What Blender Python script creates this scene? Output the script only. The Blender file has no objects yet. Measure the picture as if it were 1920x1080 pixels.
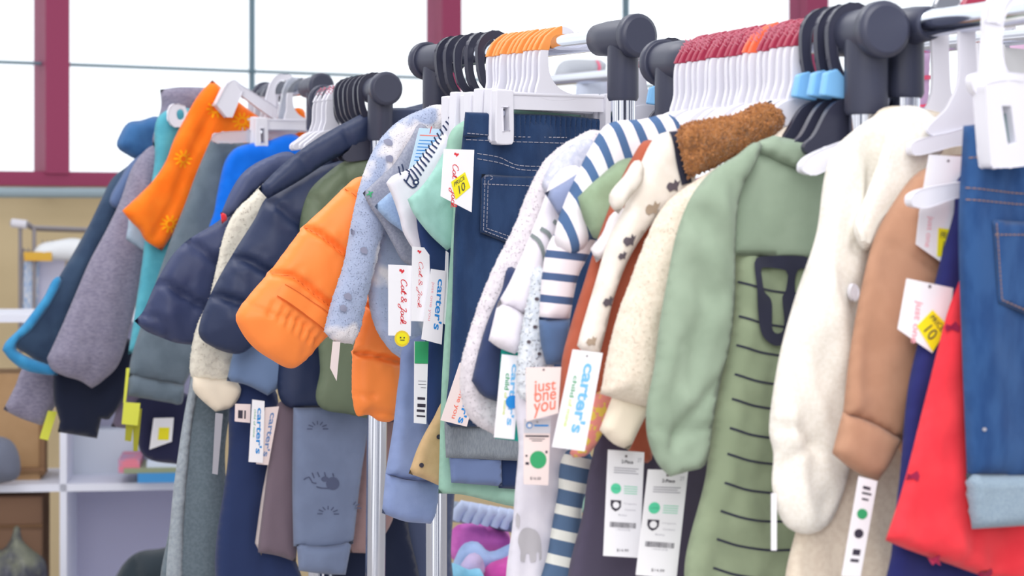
import bpy, math, random
import numpy as np
from mathutils import Vector, Matrix, noise
from mathutils.geometry import delaunay_2d_cdt
random.seed(7)
S = bpy.context.scene
COL = S.collection
# ---------------------------------------------------------------- camera, light, exposure
F, H0, CZ = 4000.0, 400.0, 1.30          # focal length in pixels, horizon row, eye height
cam = bpy.data.cameras.new('camera'); co = bpy.data.objects.new('camera', cam); COL.objects.link(co)
cam.sensor_width = 36; cam.lens = F/1920*36; cam.shift_y = -(540-H0)/1920.0
co.location = (0, 0, CZ); co.rotation_euler = (math.pi/2, 0, 0)
cam.clip_start = .05; cam.clip_end = 100
cam.dof.use_dof = True; cam.dof.focus_distance = 2.65; cam.dof.aperture_fstop = 9.0
S.camera = co
w = bpy.data.worlds.new('daylight'); S.world = w; w.use_nodes = True
nt = w.node_tree; bg = nt.nodes['Background']; bg.inputs[1].default_value = 1.25
# daylight beyond the windows (+Y), elsewhere noise stands in for the unseen hall, dark patches added for chrome streaks
_tc = nt.nodes.new('ShaderNodeTexCoord'); _sp = nt.nodes.new('ShaderNodeSeparateXYZ'); nt.links.new(_tc.outputs['Generated'], _sp.inputs[0])
_mp = nt.nodes.new('ShaderNodeMapping'); _mp.inputs['Scale'].default_value = (5, 5, 1.2); nt.links.new(_tc.outputs['Generated'], _mp.inputs[0])
_nz = nt.nodes.new('ShaderNodeTexNoise'); _nz.inputs['Scale'].default_value = 1.0; _nz.inputs['Detail'].default_value = 2; nt.links.new(_mp.outputs[0], _nz.inputs['Vector'])
_r1 = nt.nodes.new('ShaderNodeValToRGB'); _r1.color_ramp.elements[0].position = .42; _r1.color_ramp.elements[1].position = .56
_r1.color_ramp.elements[0].color = (.12, .13, .17, 1); _r1.color_ramp.elements[1].color = (1.0, .97, .95, 1); nt.links.new(_nz.outputs['Fac'], _r1.inputs[0])
_r2 = nt.nodes.new('ShaderNodeMapRange'); _r2.inputs['From Min'].default_value = .25; _r2.inputs['From Max'].default_value = .55; nt.links.new(_sp.outputs['Y'], _r2.inputs['Value'])
_mx = nt.nodes.new('ShaderNodeMix'); _mx.data_type = 'RGBA'; _mx.inputs[7].default_value = (.93, .97, 1, 1)
nt.links.new(_r2.outputs[0], _mx.inputs[0]); nt.links.new(_r1.outputs[0], _mx.inputs[6]); nt.links.new(_mx.outputs[2], bg.inputs[0])
S.view_settings.view_transform = 'Standard'; S.view_settings.look = 'None'
S.view_settings.gamma = 1; S.view_settings.exposure = 0.25; S.view_settings.use_curve_mapping = False
def lamp(name, loc, size, power, col=(1, .98, .98), rot=(0, 0, 0)):
    l = bpy.data.lights.new(name, 'AREA'); l.size = size; l.energy = power; l.color = col
    o = bpy.data.objects.new(name, l); COL.objects.link(o); o.location = loc; o.rotation_euler = rot
lamp('ceiling_light_near', (0.4, 0.4, 3.1), 1.6, 40)
lamp('ceiling_light_far', (-1.2, 3.4, 3.1), 1.4, 22)
lamp('fill_light_rear', (-0.6, -2.2, 2.9), 1.8, 55, rot=(math.radians(50), 0, 0))  # added fill from behind the camera, makes up for the dimmed world

# ---------------------------------------------------------------- helpers
def lin(c):
    return tuple(((x/255)/12.92 if x <= 10 else (((x/255)+.055)/1.055)**2.4) for x in c)
MATS = {}
def mat(key, col, rough=.85, col2=None, nscale=900, bump=.25, bscale=1500, metal=0, sheen=.0, spec=.3,
        trans=0, stretch=(1, 1, 1), mixr=(.4, .6), alpha=1):
    if key in MATS: return MATS[key]
    m = bpy.data.materials.new(key); m.use_nodes = True; nt = m.node_tree; b = nt.nodes['Principled BSDF']
    c = lin(col); b.inputs['Base Color'].default_value = (*c, 1); b.inputs['Roughness'].default_value = rough
    b.inputs['Metallic'].default_value = metal; b.inputs['Specular IOR Level'].default_value = spec
    b.inputs['Transmission Weight'].default_value = trans; b.inputs['Alpha'].default_value = alpha
    if sheen: b.inputs['Sheen Weight'].default_value = sheen
    tc = nt.nodes.new('ShaderNodeTexCoord'); mp = nt.nodes.new('ShaderNodeMapping'); mp.inputs['Scale'].default_value = stretch
    nt.links.new(tc.outputs['Object'], mp.inputs[0])
    if col2 is not None:
        n = nt.nodes.new('ShaderNodeTexNoise'); n.inputs['Scale'].default_value = nscale; n.inputs['Detail'].default_value = 3
        nt.links.new(mp.outputs[0], n.inputs['Vector'])
        r = nt.nodes.new('ShaderNodeValToRGB'); r.color_ramp.elements[0].position = mixr[0]; r.color_ramp.elements[1].position = mixr[1]
        r.color_ramp.elements[0].color = (*c, 1); r.color_ramp.elements[1].color = (*lin(col2), 1)
        nt.links.new(n.outputs['Fac'], r.inputs[0]); nt.links.new(r.outputs[0], b.inputs['Base Color'])
    if bump:
        n2 = nt.nodes.new('ShaderNodeTexNoise'); n2.inputs['Scale'].default_value = bscale; n2.inputs['Detail'].default_value = 3
        nt.links.new(mp.outputs[0], n2.inputs['Vector'])
        bp = nt.nodes.new('ShaderNodeBump'); bp.inputs['Strength'].default_value = bump; bp.inputs['Distance'].default_value = .001
        nt.links.new(n2.outputs['Fac'], bp.inputs['Height']); nt.links.new(bp.outputs[0], b.inputs['Normal'])
    MATS[key] = m; return m
def P(px, py, Y): return Vector(((px-960)/F*Y, Y, CZ+(H0-py)/F*Y))
def PY(px, c, k): return c/(1-k*(px-960)/F)
def PL(px, py, c, k): return P(px, py, PY(px, c, k))
ORG = {}
def base_of(vs):
    a = np.array(vs); lo = a.min(0); hi = a.max(0)
    return Vector(((lo[0]+hi[0])/2, (lo[1]+hi[1])/2, lo[2]))
def mk(name, vs, fs, m, parent=None, smooth=True, uv=None, kind=None):
    me = bpy.data.meshes.new(name); o = bpy.data.objects.new(name, me); COL.objects.link(o)
    if parent is not None:
        org = ORG[parent.name]; o.parent = parent
    else:
        org = base_of(vs); o.location = org
    ORG[o.name] = org
    me.from_pydata([tuple(Vector(v)-org) for v in vs], [], fs)
    if m: me.materials.append(m)
    if smooth: me.polygons.foreach_set('use_smooth', [True]*len(me.polygons))
    if uv is not None:
        l = me.uv_layers.new(name='UVMap'); idx = np.zeros(len(me.loops), dtype=np.int64); me.loops.foreach_get('vertex_index', idx)
        l.data.foreach_set('uv', np.asarray(uv, dtype=np.float32)[idx].ravel())
    if kind: o['kind'] = kind
    me.update(); return o
def tag(o, label, cat, group=None):
    o['label'] = label; o['category'] = cat
    if group: o['group'] = group
    return o
def thing(name, label, cat, loc, group=None):
    o = bpy.data.objects.new(name, None); COL.objects.link(o); o.location = loc; o.empty_display_size = .02
    ORG[o.name] = Vector(loc); return tag(o, label, cat, group)
def dup(root, loc, label, group=None, rotz=None):
    r = root.copy(); COL.objects.link(r); r.location = loc; r['label'] = label
    if group: r['group'] = group
    if rotz is not None: r.rotation_euler = (0, 0, rotz)
    for ch in list(root.children):
        c = ch.copy(); COL.objects.link(c); c.parent = r
        for g in ch.children:
            d = g.copy(); COL.objects.link(d); d.parent = c
    return r
def catmull(pts, step, closed=True):
    n = len(pts); out = []
    rng = n if closed else n-1
    for i in range(rng):
        p1 = np.array(pts[i][:2], float); p2 = np.array(pts[(i+1) % n][:2], float)
        p0 = np.array(pts[(i-1) % n][:2], float) if (closed or i > 0) else p1
        p3 = np.array(pts[(i+2) % n][:2], float) if (closed or i < n-2) else p2
        L = np.linalg.norm(p2-p1)
        t1 = (p2-p0); t2 = (p3-p1)
        t1 = t1/max(np.linalg.norm(t1), 1e-6)*L; t2 = t2/max(np.linalg.norm(t2), 1e-6)*L
        if len(pts[i]) > 2: t1 = p2-p1
        if len(pts[(i+1) % n]) > 2: t2 = p2-p1
        m = max(1, int(round(L/step)))
        for j in range(m):
            t = j/m; h00 = 2*t**3-3*t*t+1; h10 = t**3-2*t*t+t; h01 = -2*t**3+3*t*t; h11 = t**3-t*t
            out.append(h00*p1+h10*t1+h01*p2+h11*t2)
    if not closed: out.append(np.array(pts[-1][:2], float))
    return out
def seg_dist(Q, A, B):
    # Q (n,2)  A,B (m,2) -> min distance
    best = np.full(len(Q), 1e9)
    for a, b in zip(A, B):
        d = b-a; L = float(d@d)+1e-12
        t = np.clip(((Q-a)@d)/L, 0, 1)
        best = np.minimum(best, np.hypot(*(Q-(a+t[:, None]*d)).T))
    return best
def inside(Q, poly):
    x, y = Q[:, 0], Q[:, 1]; r = np.zeros(len(Q), bool); n = len(poly); j = n-1
    for i in range(n):
        xi, yi = poly[i]; xj, yj = poly[j]
        if yi != yj:
            r ^= ((yi > y) != (yj > y)) & (x < (xj-xi)*(y-yi)/(yj-yi)+xi)
        j = i
    return r
def fnoise(A, B, sa, sb, seed):
    return np.array([noise.noise((a*sa, b*sb, seed)) for a, b in zip(A, B)])
class Cloth:
    """a filled, padded cloth panel hanging in a vertical plane across its rail"""
    def __init__(s, name, outline, c, k, m, parent=None, T=.007, R=.012, step=.0055, fold=.0028, fs=(26, 3.5), fang=0,
                 creases=(), fuzz=0, tufts=0, seed=None, soft=True, extra=None, edge=0, tuftlen=.0035):
        s.c, s.k = c, k; s.T, s.R = T, R
        L = math.sqrt(1+k*k); s.e1 = Vector((1/L, k/L, 0)); s.n = Vector((k/L, -1/L, 0))
        s.o = Vector((0, c, 0)); s.L = L
        px_step = step*F/c
        pts = catmull(outline, px_step) if soft else catmull([(p[0], p[1], 1) for p in outline], px_step)
        poly = np.array([s.ab(*p) for p in pts]); s.seed = seed if seed is not None else random.random()*50
        if edge:
            nn = fnoise(poly[:, 0], poly[:, 1], 260, 260, s.seed)
            d = np.roll(poly, -1, 0)-np.roll(poly, 1, 0); d /= (np.linalg.norm(d, axis=1)[:, None]+1e-9)
            poly = poly+np.stack([-d[:, 1], d[:, 0]], 1)*nn[:, None]*edge
        s.poly = poly; s.A = poly; s.B = np.roll(poly, -1, 0)
        s.fold, s.fs, s.fang, s.fuzz = fold, fs, fang, fuzz
        s.cr = []
        for line, wd, dp in creases:
            q = np.array([s.ab(*p) for p in catmull(line, px_step*2, False)]); s.cr.append((q[:-1], q[1:], wd, dp))
        lo = poly.min(0); hi = poly.max(0)
        gx = np.arange(lo[0], hi[0], step); gy = np.arange(lo[1], hi[1], step*.87)
        g = np.array([(x+(step/2 if j % 2 else 0), y) for j, y in enumerate(gy) for x in gx])
        g = g[inside(g, poly)]
        if len(g):
            g = g[seg_dist(g, s.A, s.B) > step*.55]
        allp = np.concatenate([poly, g]) if len(g) else poly
        n = len(poly)
        vo, eo, fo, ov, oe, of = delaunay_2d_cdt([Vector(p) for p in allp], [(i, (i+1) % n) for i in range(n)], [], 1, 1e-6)
        V = np.array([tuple(v) for v in vo]); fo = [list(f) for f in fo]
        cen = np.array([V[f].mean(0) for f in fo]); ok = inside(cen, poly)
        fo = [f if np.cross(V[f[1]]-V[f[0]], V[f[2]]-V[f[0]]) > 0 else f[::-1] for f, q in zip(fo, ok) if q]
        h, d, wv = s.hgt(V, True)
        bd = d < 1e-5
        base = np.array(s.o)+V[:, :1]*np.array(s.e1)+V[:, 1:]*np.array((0, 0, 1.))
        nn = np.array(s.n)
        front = base+nn*(h)[:, None]
        ph = s.prof(d)
        back = base-nn*(ph*T*.8-wv*.5)[:, None]
        idx = {}; vs = [tuple(p) for p in front]; uv = [tuple(p) for p in V]
        for i in range(len(V)):
            if bd[i]: idx[i] = i
            else: idx[i] = len(vs); vs.append(tuple(back[i])); uv.append(tuple(V[i]))
        fs_ = [tuple(f) for f in fo]+[tuple(idx[i] for i in f[::-1]) for f in fo]
        if tufts:
            rr = random.Random(int(s.seed*1000))
            fr = [f for f in fo]
            for q in range(tufts):
                if q % 7 == 0:
                    i = rr.randrange(n); p2 = poly[i]; hh = 0; out = Vector((rr.uniform(-1, 1), rr.uniform(-1, 1)))
                    dd = poly[(i+1) % n]-poly[i-1]; nl = Vector((dd[1], -dd[0]))
                    if nl.length > 0: nl.normalize()
                    if inside(np.array([p2+np.array(nl)*.004]), poly)[0]: nl = -nl
                    dirv = s.e1*(nl.x+.5*out.x)+Vector((0, 0, 1))*(nl.y+.5*out.y)
                    p = s.o+s.e1*p2[0]+Vector((0, 0, p2[1])); p2v = p2
                else:
                    f = rr.choice(fr); a, b = rr.random(), rr.random()
                    if a+b > 1: a, b = 1-a, 1-b
                    q3 = front[f[0]]*(1-a-b)+front[f[1]]*a+front[f[2]]*b; p = Vector(q3); p2v = V[f[0]]
                    dirv = s.n*.55+s.e1*rr.uniform(-1, 1)+Vector((0, 0, rr.uniform(-1.3, .6)))
                dirv.normalize(); Lh = tuftlen*rr.uniform(.35, 1.1)*(.75 if q % 7 == 0 else 1); wd = tuftlen*rr.uniform(.2, .45)
                t1 = dirv.cross(Vector((.3, .5, .8))).normalized()*wd; t2 = dirv.cross(t1).normalized()*wd
                p = p-dirv*Lh*.3
                b0 = len(vs)
                for z in (p+t1, p-t1*.5+t2, p-t1*.5-t2, p+dirv*Lh): vs.append(tuple(z)); uv.append(tuple(p2v))
                fs_ += [(b0, b0+1, b0+3), (b0+1, b0+2, b0+3), (b0+2, b0, b0+3)]
        s.obj = mk(name, vs, fs_, m, parent, True, uv)
    def ab(s, px, py):
        p = PL(px, py, s.c, s.k); return (p.x*s.L, p.z)
    def prof(s, d):
        q = np.clip(d/s.R, 0, 1); return np.sqrt(np.maximum(0, 1-(1-q)**2))
    def hgt(s, V, full=False):
        d = seg_dist(V, s.A, s.B); d[d < 2e-5] = 0
        ph = s.prof(d); q = np.clip(d/.015, 0, 1)
        ca, sa = math.cos(s.fang), math.sin(s.fang)
        A = V[:, 0]*ca+V[:, 1]*sa; B = -V[:, 0]*sa+V[:, 1]*ca
        wv = s.fold*fnoise(A, B, s.fs[0], s.fs[1], s.seed)*2.0+s.fold*.45*fnoise(V[:, 0], V[:, 1], 60, 32, s.seed+9)+s.fold*.8*fnoise(V[:, 0]+V[:, 1]*.8, V[:, 1], 30, 8, s.seed+21)
        wv = wv*q
        if s.fuzz: wv = wv+s.fuzz*fnoise(V[:, 0], V[:, 1], 130, 130, s.seed+3)*np.clip(d/.004, 0, 1)
        for a, b, wd, dp in s.cr:
            dd = seg_dist(V, a, b); wv = wv-dp*np.exp(-(dd/wd)**2)*np.clip(d/.004, 0, 1)
            if dp > .006: wv = wv+dp*.28*fnoise(V[:, 0], V[:, 1], 85, 85, s.seed+5)*np.exp(-(dd/(wd*3.2))**2)*q
        h = s.T*ph+wv
        return (h, d, wv) if full else h
    def at(s, V, eps):
        h = s.hgt(V)
        return [tuple(s.o+s.e1*v[0]+Vector((0, 0, v[1]))+s.n*(hh+eps)) for v, hh in zip(V, h)]
def decal(cl, name, poly, m, parent=None, hole=None, eps=.0009, soft=True, step=.0035, label=None):
    st = step*F/cl.c
    q = np.array([cl.ab(*p) for p in (catmull(poly, st) if soft else catmull([(a[0], a[1], 1) for a in poly], st))])
    hq = np.array([cl.ab(*p) for p in catmull(hole, st)]) if hole else np.zeros((0, 2))
    lo = q.min(0); hi = q.max(0)
    g = np.array([(x, y) for y in np.arange(lo[1], hi[1], step) for x in np.arange(lo[0], hi[0], step)])
    g = g[inside(g, q)]
    if len(g): g = g[seg_dist(g, q, np.roll(q, -1, 0)) > step*.4]
    if hole and len(g): g = g[seg_dist(g, hq, np.roll(hq, -1, 0)) > step*.4]
    n = len(q); nh = len(hq); parts = [q, hq]+([g] if len(g) else [])
    ed = [(i, (i+1) % n) for i in range(n)]+[(n+i, n+(i+1) % nh) for i in range(nh)]
    vo, eo, fo, *_ = delaunay_2d_cdt([Vector(p) for p in np.concatenate(parts)], ed, [], 1, 1e-6)
    V = np.array([tuple(v) for v in vo]); cen = np.array([V[list(f)].mean(0) for f in fo]); ok = inside(cen, q)
    if hole: ok &= ~inside(cen, hq)
    fo = [tuple(f) for f, z in zip(fo, ok) if z]
    o = mk(name, cl.at(V, eps), fo, m, parent or cl.obj, True)
    if label: o['label'] = label
    return o
def ribbon(cl, name, lines, wpx, m, parent=None, eps=.0008, dash=None, soft=True, raise_=0):
    vs, fs = [], []
    for line in lines:
        pts = catmull(line, 5 if not dash else 2, False) if soft else catmull([(p[0], p[1], 1) for p in line], 4, False)
        q = np.array([cl.ab(*p) for p in pts]); wd = wpx*cl.c/F/2
        d = np.gradient(q, axis=0); d /= (np.linalg.norm(d, axis=1)[:, None]+1e-9); nr = np.stack([-d[:, 1], d[:, 0]], 1)
        L, R_ = cl.at(q+nr*wd, eps), cl.at(q-nr*wd, eps); b = len(vs); vs += L+R_; n = len(q)
        for i in range(n-1):
            if dash and i % (dash[0]+dash[1]) >= dash[0]: continue
            fs.append((b+i, b+i+1, b+n+i+1, b+n+i))
    return mk(name, vs, fs, m, parent or cl.obj, True)
def dot(cl, name, x, y, r, m, parent=None, eps=.001, ry=None):
    ry = ry or r
    return decal(cl, name, [(x+r*math.cos(t*math.pi/5), y+ry*math.sin(t*math.pi/5)) for t in range(10)], m, parent, eps=eps)
def plate(name, outline, c, k, m, parent=None, th=.003, soft=True, hole=None, step=5, bev=True):
    """flat moulded plate lying in a plane across the rail (hanger pieces, cards, bars)"""
    pts = catmull(outline, step) if soft else [np.array(p[:2], float) for p in outline]
    L = math.sqrt(1+k*k); n = Vector((k/L, -1/L, 0))
    hp = (catmull(hole, step) if soft else [np.array(p[:2], float) for p in hole]) if hole else []
    q = np.array([tuple(p) for p in pts]+[tuple(p) for p in hp]); N = len(pts); M = len(hp)
    ed = [(i, (i+1) % N) for i in range(N)]+[(N+i, N+(i+1) % M) for i in range(M)]
    vo, eo, fo, *_ = delaunay_2d_cdt([Vector(p) for p in q], ed, [], 1, 1e-6)
    V = np.array([tuple(v) for v in vo]); cen = np.array([V[list(f)].mean(0) for f in fo]); ok = inside(cen, q[:N])
    if hole: ok &= ~inside(cen, q[N:])
    fo = [tuple(f) for f, z in zip(fo, ok) if z]
    W = [PL(v[0], v[1], c, k) for v in V]; nv = len(W)
    vs = [tuple(p+n*th/2) for p in W]+[tuple(p-n*th/2) for p in W]
    fs = list(fo)+[tuple(i+nv for i in f[::-1]) for f in fo]
    for a, b in ed: fs.append((a, b, b+nv, a+nv))
    o = mk(name, vs, fs, m, parent, False)
    if bev and th > .0015:
        bm = o.modifiers.new('bevel', 'BEVEL'); bm.width = th*.25; bm.segments = 2; bm.limit_method = 'ANGLE'; bm.angle_limit = 1
    return o
def tube(name, pts, r, m, parent=None, n=16, cap=True):
    vs, fs = [], []; pts = [Vector(p) for p in pts]; rs = r if isinstance(r, (list, tuple)) else [r]*len(pts)
    up = None
    for i, p in enumerate(pts):
        d = (pts[min(i+1, len(pts)-1)]-pts[max(i-1, 0)]).normalized()
        if up is None:
            up = d.cross(Vector((0, 0, 1)) if abs(d.z) < .9 else Vector((1, 0, 0))).normalized()
        up = (up-d*up.dot(d)).normalized(); v = d.cross(up)
        for j in range(n):
            a = 2*math.pi*j/n; vs.append(tuple(p+(up*math.cos(a)+v*math.sin(a))*rs[i]))
    for i in range(len(pts)-1):
        for j in range(n):
            fs.append((i*n+j, i*n+(j+1) % n, (i+1)*n+(j+1) % n, (i+1)*n+j))
    if cap:   # caps get vertices of their own, so the wall keeps clean normals
        m0 = len(vs); vs += vs[:n]; m1 = len(vs); vs += vs[(len(pts)-1)*n:len(pts)*n]
        fs.append(tuple(range(m0, m0+n))[::-1]); fs.append(tuple(range(m1, m1+n)))
    o = mk(name, vs, fs, m, parent, False)
    for p in o.data.polygons: p.use_smooth = len(p.vertices) == 4
    return o
def boxv(lo, hi, M=None):
    vs = [Vector((x, y, z)) for x in (lo[0], hi[0]) for y in (lo[1], hi[1]) for z in (lo[2], hi[2])]
    fs = [(0, 1, 3, 2), (4, 6, 7, 5), (0, 4, 5, 1), (2, 3, 7, 6), (0, 2, 6, 4), (1, 5, 7, 3)]
    return [tuple((M @ v) if M else v) for v in vs], fs
def box(name, lo, hi, m, parent=None, M=None, bevel=0, kind=None):
    v, f = boxv(lo, hi, M); o = mk(name, v, f, m, parent, False, kind=kind)
    if bevel:
        b = o.modifiers.new('bevel', 'BEVEL'); b.width = bevel; b.segments = 2
    return o
TXT = {}
def textgeo(txt, bold=0, shear=0):
    key = (txt, bold, shear)
    if key in TXT: return TXT[key]
    cu = bpy.data.curves.new('t', 'FONT'); cu.body = txt; cu.offset = bold; cu.shear = shear; cu.resolution_u = 4
    ob = bpy.data.objects.new('t', cu); COL.objects.link(ob); bpy.context.view_layer.update()
    me = ob.to_mesh(); V = np.array([tuple(v.co)[:2] for v in me.vertices]); fs = [tuple(p.vertices) for p in me.polygons]
    ob.to_mesh_clear(); bpy.data.objects.remove(ob); bpy.data.curves.remove(cu)
    lo = V.min(0); hi = V.max(0); V = (V-lo)/(hi-lo); TXT[key] = (V, fs); return TXT[key]
# handwriting strokes for the script logo, unit height about 1
SCRIPT = {
 'C': ([[(.62, .8), (.5, 1), (.2, .85), (.05, .4), (.2, .02), (.5, .05), (.7, .25)]], .68),
 'a': ([[(.42, .42), (.2, .5), (.05, .22), (.18, .0), (.4, .2), (.42, .45), (.42, .1), (.6, .12)]], .55),
 't': ([[(.0, .15), (.2, .9), (.12, .3), (.2, .02), (.42, .15)], [(-.02, .6), (.4, .64)]], .45),
 '&': ([[(.62, .45), (.3, .05), (.05, .2), (.3, .55), (.42, .85), (.25, .98), (.15, .8), (.35, .4), (.65, .0)]], .72),
 'J': ([[(.25, .85), (.5, 1), (.62, .95), (.45, .3), (.3, -.4), (.05, -.45), (.1, -.15), (.6, .15)]], .62),
 'c': ([[(.38, .4), (.2, .48), (.04, .2), (.2, .0), (.45, .15)]], .42),
 'k': ([[(.0, .1), (.22, .95), (.08, .0), (.1, .3), (.32, .48), (.3, .3), (.12, .25), (.38, .0), (.5, .1)]], .5),
}
def scriptgeo(txt, wd=.045):
    vs, fs = [], []; x = 0
    for ch in txt:
        if ch == ' ': x += .18; continue
        st, adv = SCRIPT[ch]
        for line in st:
            q = np.array(catmull(line, .06, False)); q[:, 0] += q[:, 1]*.18+x
            d = np.gradient(q, axis=0); d /= (np.linalg.norm(d, axis=1)[:, None]+1e-9); nr = np.stack([-d[:, 1], d[:, 0]], 1)
            b = len(vs); n = len(q); vs += [tuple(v) for v in q+nr*wd]+[tuple(v) for v in q-nr*wd]
            fs += [(b+i, b+i+1, b+n+i+1, b+n+i) for i in range(n-1)]
        x += adv
    V = np.array(vs); lo = V.min(0); hi = V.max(0); return (V-lo)/(hi-lo), fs
class Card:
    """a printed card tag: quad TL,TR,BR,BL in its plane, outline may be cut to another polygon"""
    def __init__(s, name, quad, c, k, m, parent, outline=None, th=.0006, label=None, hole=True):
        s.q = [np.array(p, float) for p in quad]; s.c, s.k, s.th = c, k, th
        s.obj = plate(name, outline or quad, c, k, m, parent, th=th, soft=False)
        L = math.sqrt(1+k*k); s.n = Vector((k/L, -1/L, 0))
        if label: s.obj['label'] = label
        if hole: s.disc(.5, .05, .035, M_hole, 'string_hole')
    def uv(s, u, v, lift=1):
        a = s.q[0]*(1-u)+s.q[1]*u; b = s.q[3]*(1-u)+s.q[2]*u; p = a*(1-v)+b*v
        return tuple(PL(p[0], p[1], s.c, s.k)+s.n*(s.th/2+.0003*lift))
    def geo(s, g, rect, m, name, rot=True, lift=1):
        V, fs = g; u0, v0, u1, v1 = rect
        if rot: vs = [s.uv(u0+(u1-u0)*y, v0+(v1-v0)*x, lift) for x, y in V]
        else: vs = [s.uv(u0+(u1-u0)*x, v1+(v0-v1)*y, lift) for x, y in V]
        return mk(name, vs, fs, m, s.obj, False)
    def text(s, t, rect, m, rot=True, bold=0, shear=0, lift=1): return s.geo(textgeo(t, bold, shear), rect, m, 'lettering', rot, lift)
    def script(s, t, rect, m, rot=True, wd=.05, lift=1): return s.geo(scriptgeo(t, wd), rect, m, 'lettering', rot, lift)
    def poly(s, pts, m, name, lift=1): return mk(name, [s.uv(u, v, lift) for u, v in pts], [tuple(range(len(pts)))], m, s.obj, False)
    def disc(s, u, v, r, m, name, lift=1):
        W = np.linalg.norm(s.q[1]-s.q[0]); Hh = np.linalg.norm(s.q[3]-s.q[0])
        return s.poly([(u+r*math.cos(t*.3927), v+r*W/Hh*math.sin(t*.3927)) for t in range(16)], m, name, lift)
    def lines(s, rows, m, name='print', lift=1):
        vs, fs = [], []
        for (u0, v0, u1, v1) in rows:
            b = len(vs); vs += [s.uv(u0, v0, lift), s.uv(u1, v0, lift), s.uv(u1, v1, lift), s.uv(u0, v1, lift)]; fs.append((b, b+1, b+2, b+3))
        return mk(name, vs, fs, m, s.obj, False)
    def heart(s, u, v, r, m):
        W = np.linalg.norm(s.q[1]-s.q[0]); Hh = np.linalg.norm(s.q[3]-s.q[0]); a = W/Hh
        return s.poly([(u+r*x, v+r*a*y) for x, y in ((-.9, -.9), (-.2, -.9), (.2, -.4), (.7, -.9), (1, -.2), (.4, .5), (-.1, .9), (-.2, .2), (-1, -.1))], m, 'logo')
def stripes(key, ca, cb, ref, nrm, period, duty, c, k, rough=.9):
    """stripe pattern woven across the cloth's own UV (metres); ref pixel is a stripe's leading edge"""
    if key in MATS: return MATS[key]
    def ab(px, py): p = PL(px, py, c, k); return np.array((p.x*math.sqrt(1+k*k), p.z))
    nl = math.hypot(*nrm); a = ab(*ref); b = ab(ref[0]+nrm[0]/nl*period, ref[1]+nrm[1]/nl*period); v = b-a; g = v/float(v@v)
    m = mat(key, ca, rough); nt = m.node_tree; bs = nt.nodes['Principled BSDF']
    uv = nt.nodes.new('ShaderNodeTexCoord'); d = nt.nodes.new('ShaderNodeVectorMath'); d.operation = 'DOT_PRODUCT'
    d.inputs[1].default_value = (g[0], g[1], 0); nt.links.new(uv.outputs['UV'], d.inputs[0])
    su = nt.nodes.new('ShaderNodeMath'); su.operation = 'SUBTRACT'; su.inputs[1].default_value = float(g@a); nt.links.new(d.outputs['Value'], su.inputs[0])
    fr = nt.nodes.new('ShaderNodeMath'); fr.operation = 'FRACT'; nt.links.new(su.outputs[0], fr.inputs[0])
    lt = nt.nodes.new('ShaderNodeMath'); lt.operation = 'LESS_THAN'; lt.inputs[1].default_value = duty; nt.links.new(fr.outputs[0], lt.inputs[0])
    mx = nt.nodes.new('ShaderNodeMix'); mx.data_type = 'RGBA'; mx.inputs[6].default_value = (*lin(ca), 1); mx.inputs[7].default_value = (*lin(cb), 1)
    nt.links.new(lt.outputs[0], mx.inputs[0]); nt.links.new(mx.outputs[2], bs.inputs['Base Color'])
    return m
# ---------------------------------------------------------------- materials
M_hole = mat('hole_dark', (120, 110, 115), bump=0)
M_white = mat('card_white', (243, 243, 248), .55, bump=0)
M_pinkcard = mat('card_blush', (238, 222, 220), .6, bump=0)
M_red = mat('print_red', (222, 60, 70), .6, bump=0)
M_coral = mat('print_coral', (245, 130, 110), .6, bump=0)
M_pinkp = mat('print_pink', (240, 170, 180), .6, bump=0)
M_blue = mat('print_blue', (40, 140, 215), .6, bump=0)
M_lblue = mat('print_light_blue', (120, 190, 235), .6, bump=0)
M_green = mat('print_green', (60, 165, 110), .6, bump=0)
M_mintp = mat('print_mint', (95, 215, 170), .6, bump=0)
M_lime = mat('print_lime', (205, 225, 120), .6, bump=0)
M_yel = mat('sticker_yellow', (243, 232, 40), .5, bump=0)
M_ylw2 = mat('seal_gold', (235, 205, 60), .5, bump=0)
M_ink = mat('print_ink', (62, 58, 72), .6, bump=0)
M_gray = mat('print_grey', (165, 165, 175), .6, bump=0)
M_pla = mat('plastic_white', (222, 222, 232), .35, bump=0, spec=.5)
M_clear = mat('plastic_clear', (225, 230, 240), .12, bump=0, spec=.5, trans=.6)
M_blk = mat('plastic_black', (52, 54, 72), .38, bump=.05, bscale=300, spec=.5)
M_chr = mat('chrome', (215, 220, 232), .1, bump=0, metal=1)
M_orT = mat('tab_orange', (236, 150, 78), .4, bump=0)
M_buT = mat('tab_burgundy', (160, 52, 78), .4, bump=0)
M_blT = mat('tab_blue', (130, 190, 240), .4, bump=0)
M_grT = mat('tab_grey', (120, 125, 135), .4, bump=0)
M_orT2 = mat('tab_red_orange', (232, 105, 70), .4, bump=0)
M_stitch = mat('stitch_thread', (150, 150, 165), .8, bump=0)
M_stitchg = mat('stitch_gold', (150, 118, 96), .8, bump=0)
def fab(key, col, col2=None, **kw):
    kw.setdefault('sheen', .15); return mat('cloth_'+key, col, .92, col2, spec=.15, **kw)
def puff(key, col): return mat('nylon_'+key, col, .5, None, bump=.12, bscale=250, spec=.35)
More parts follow.
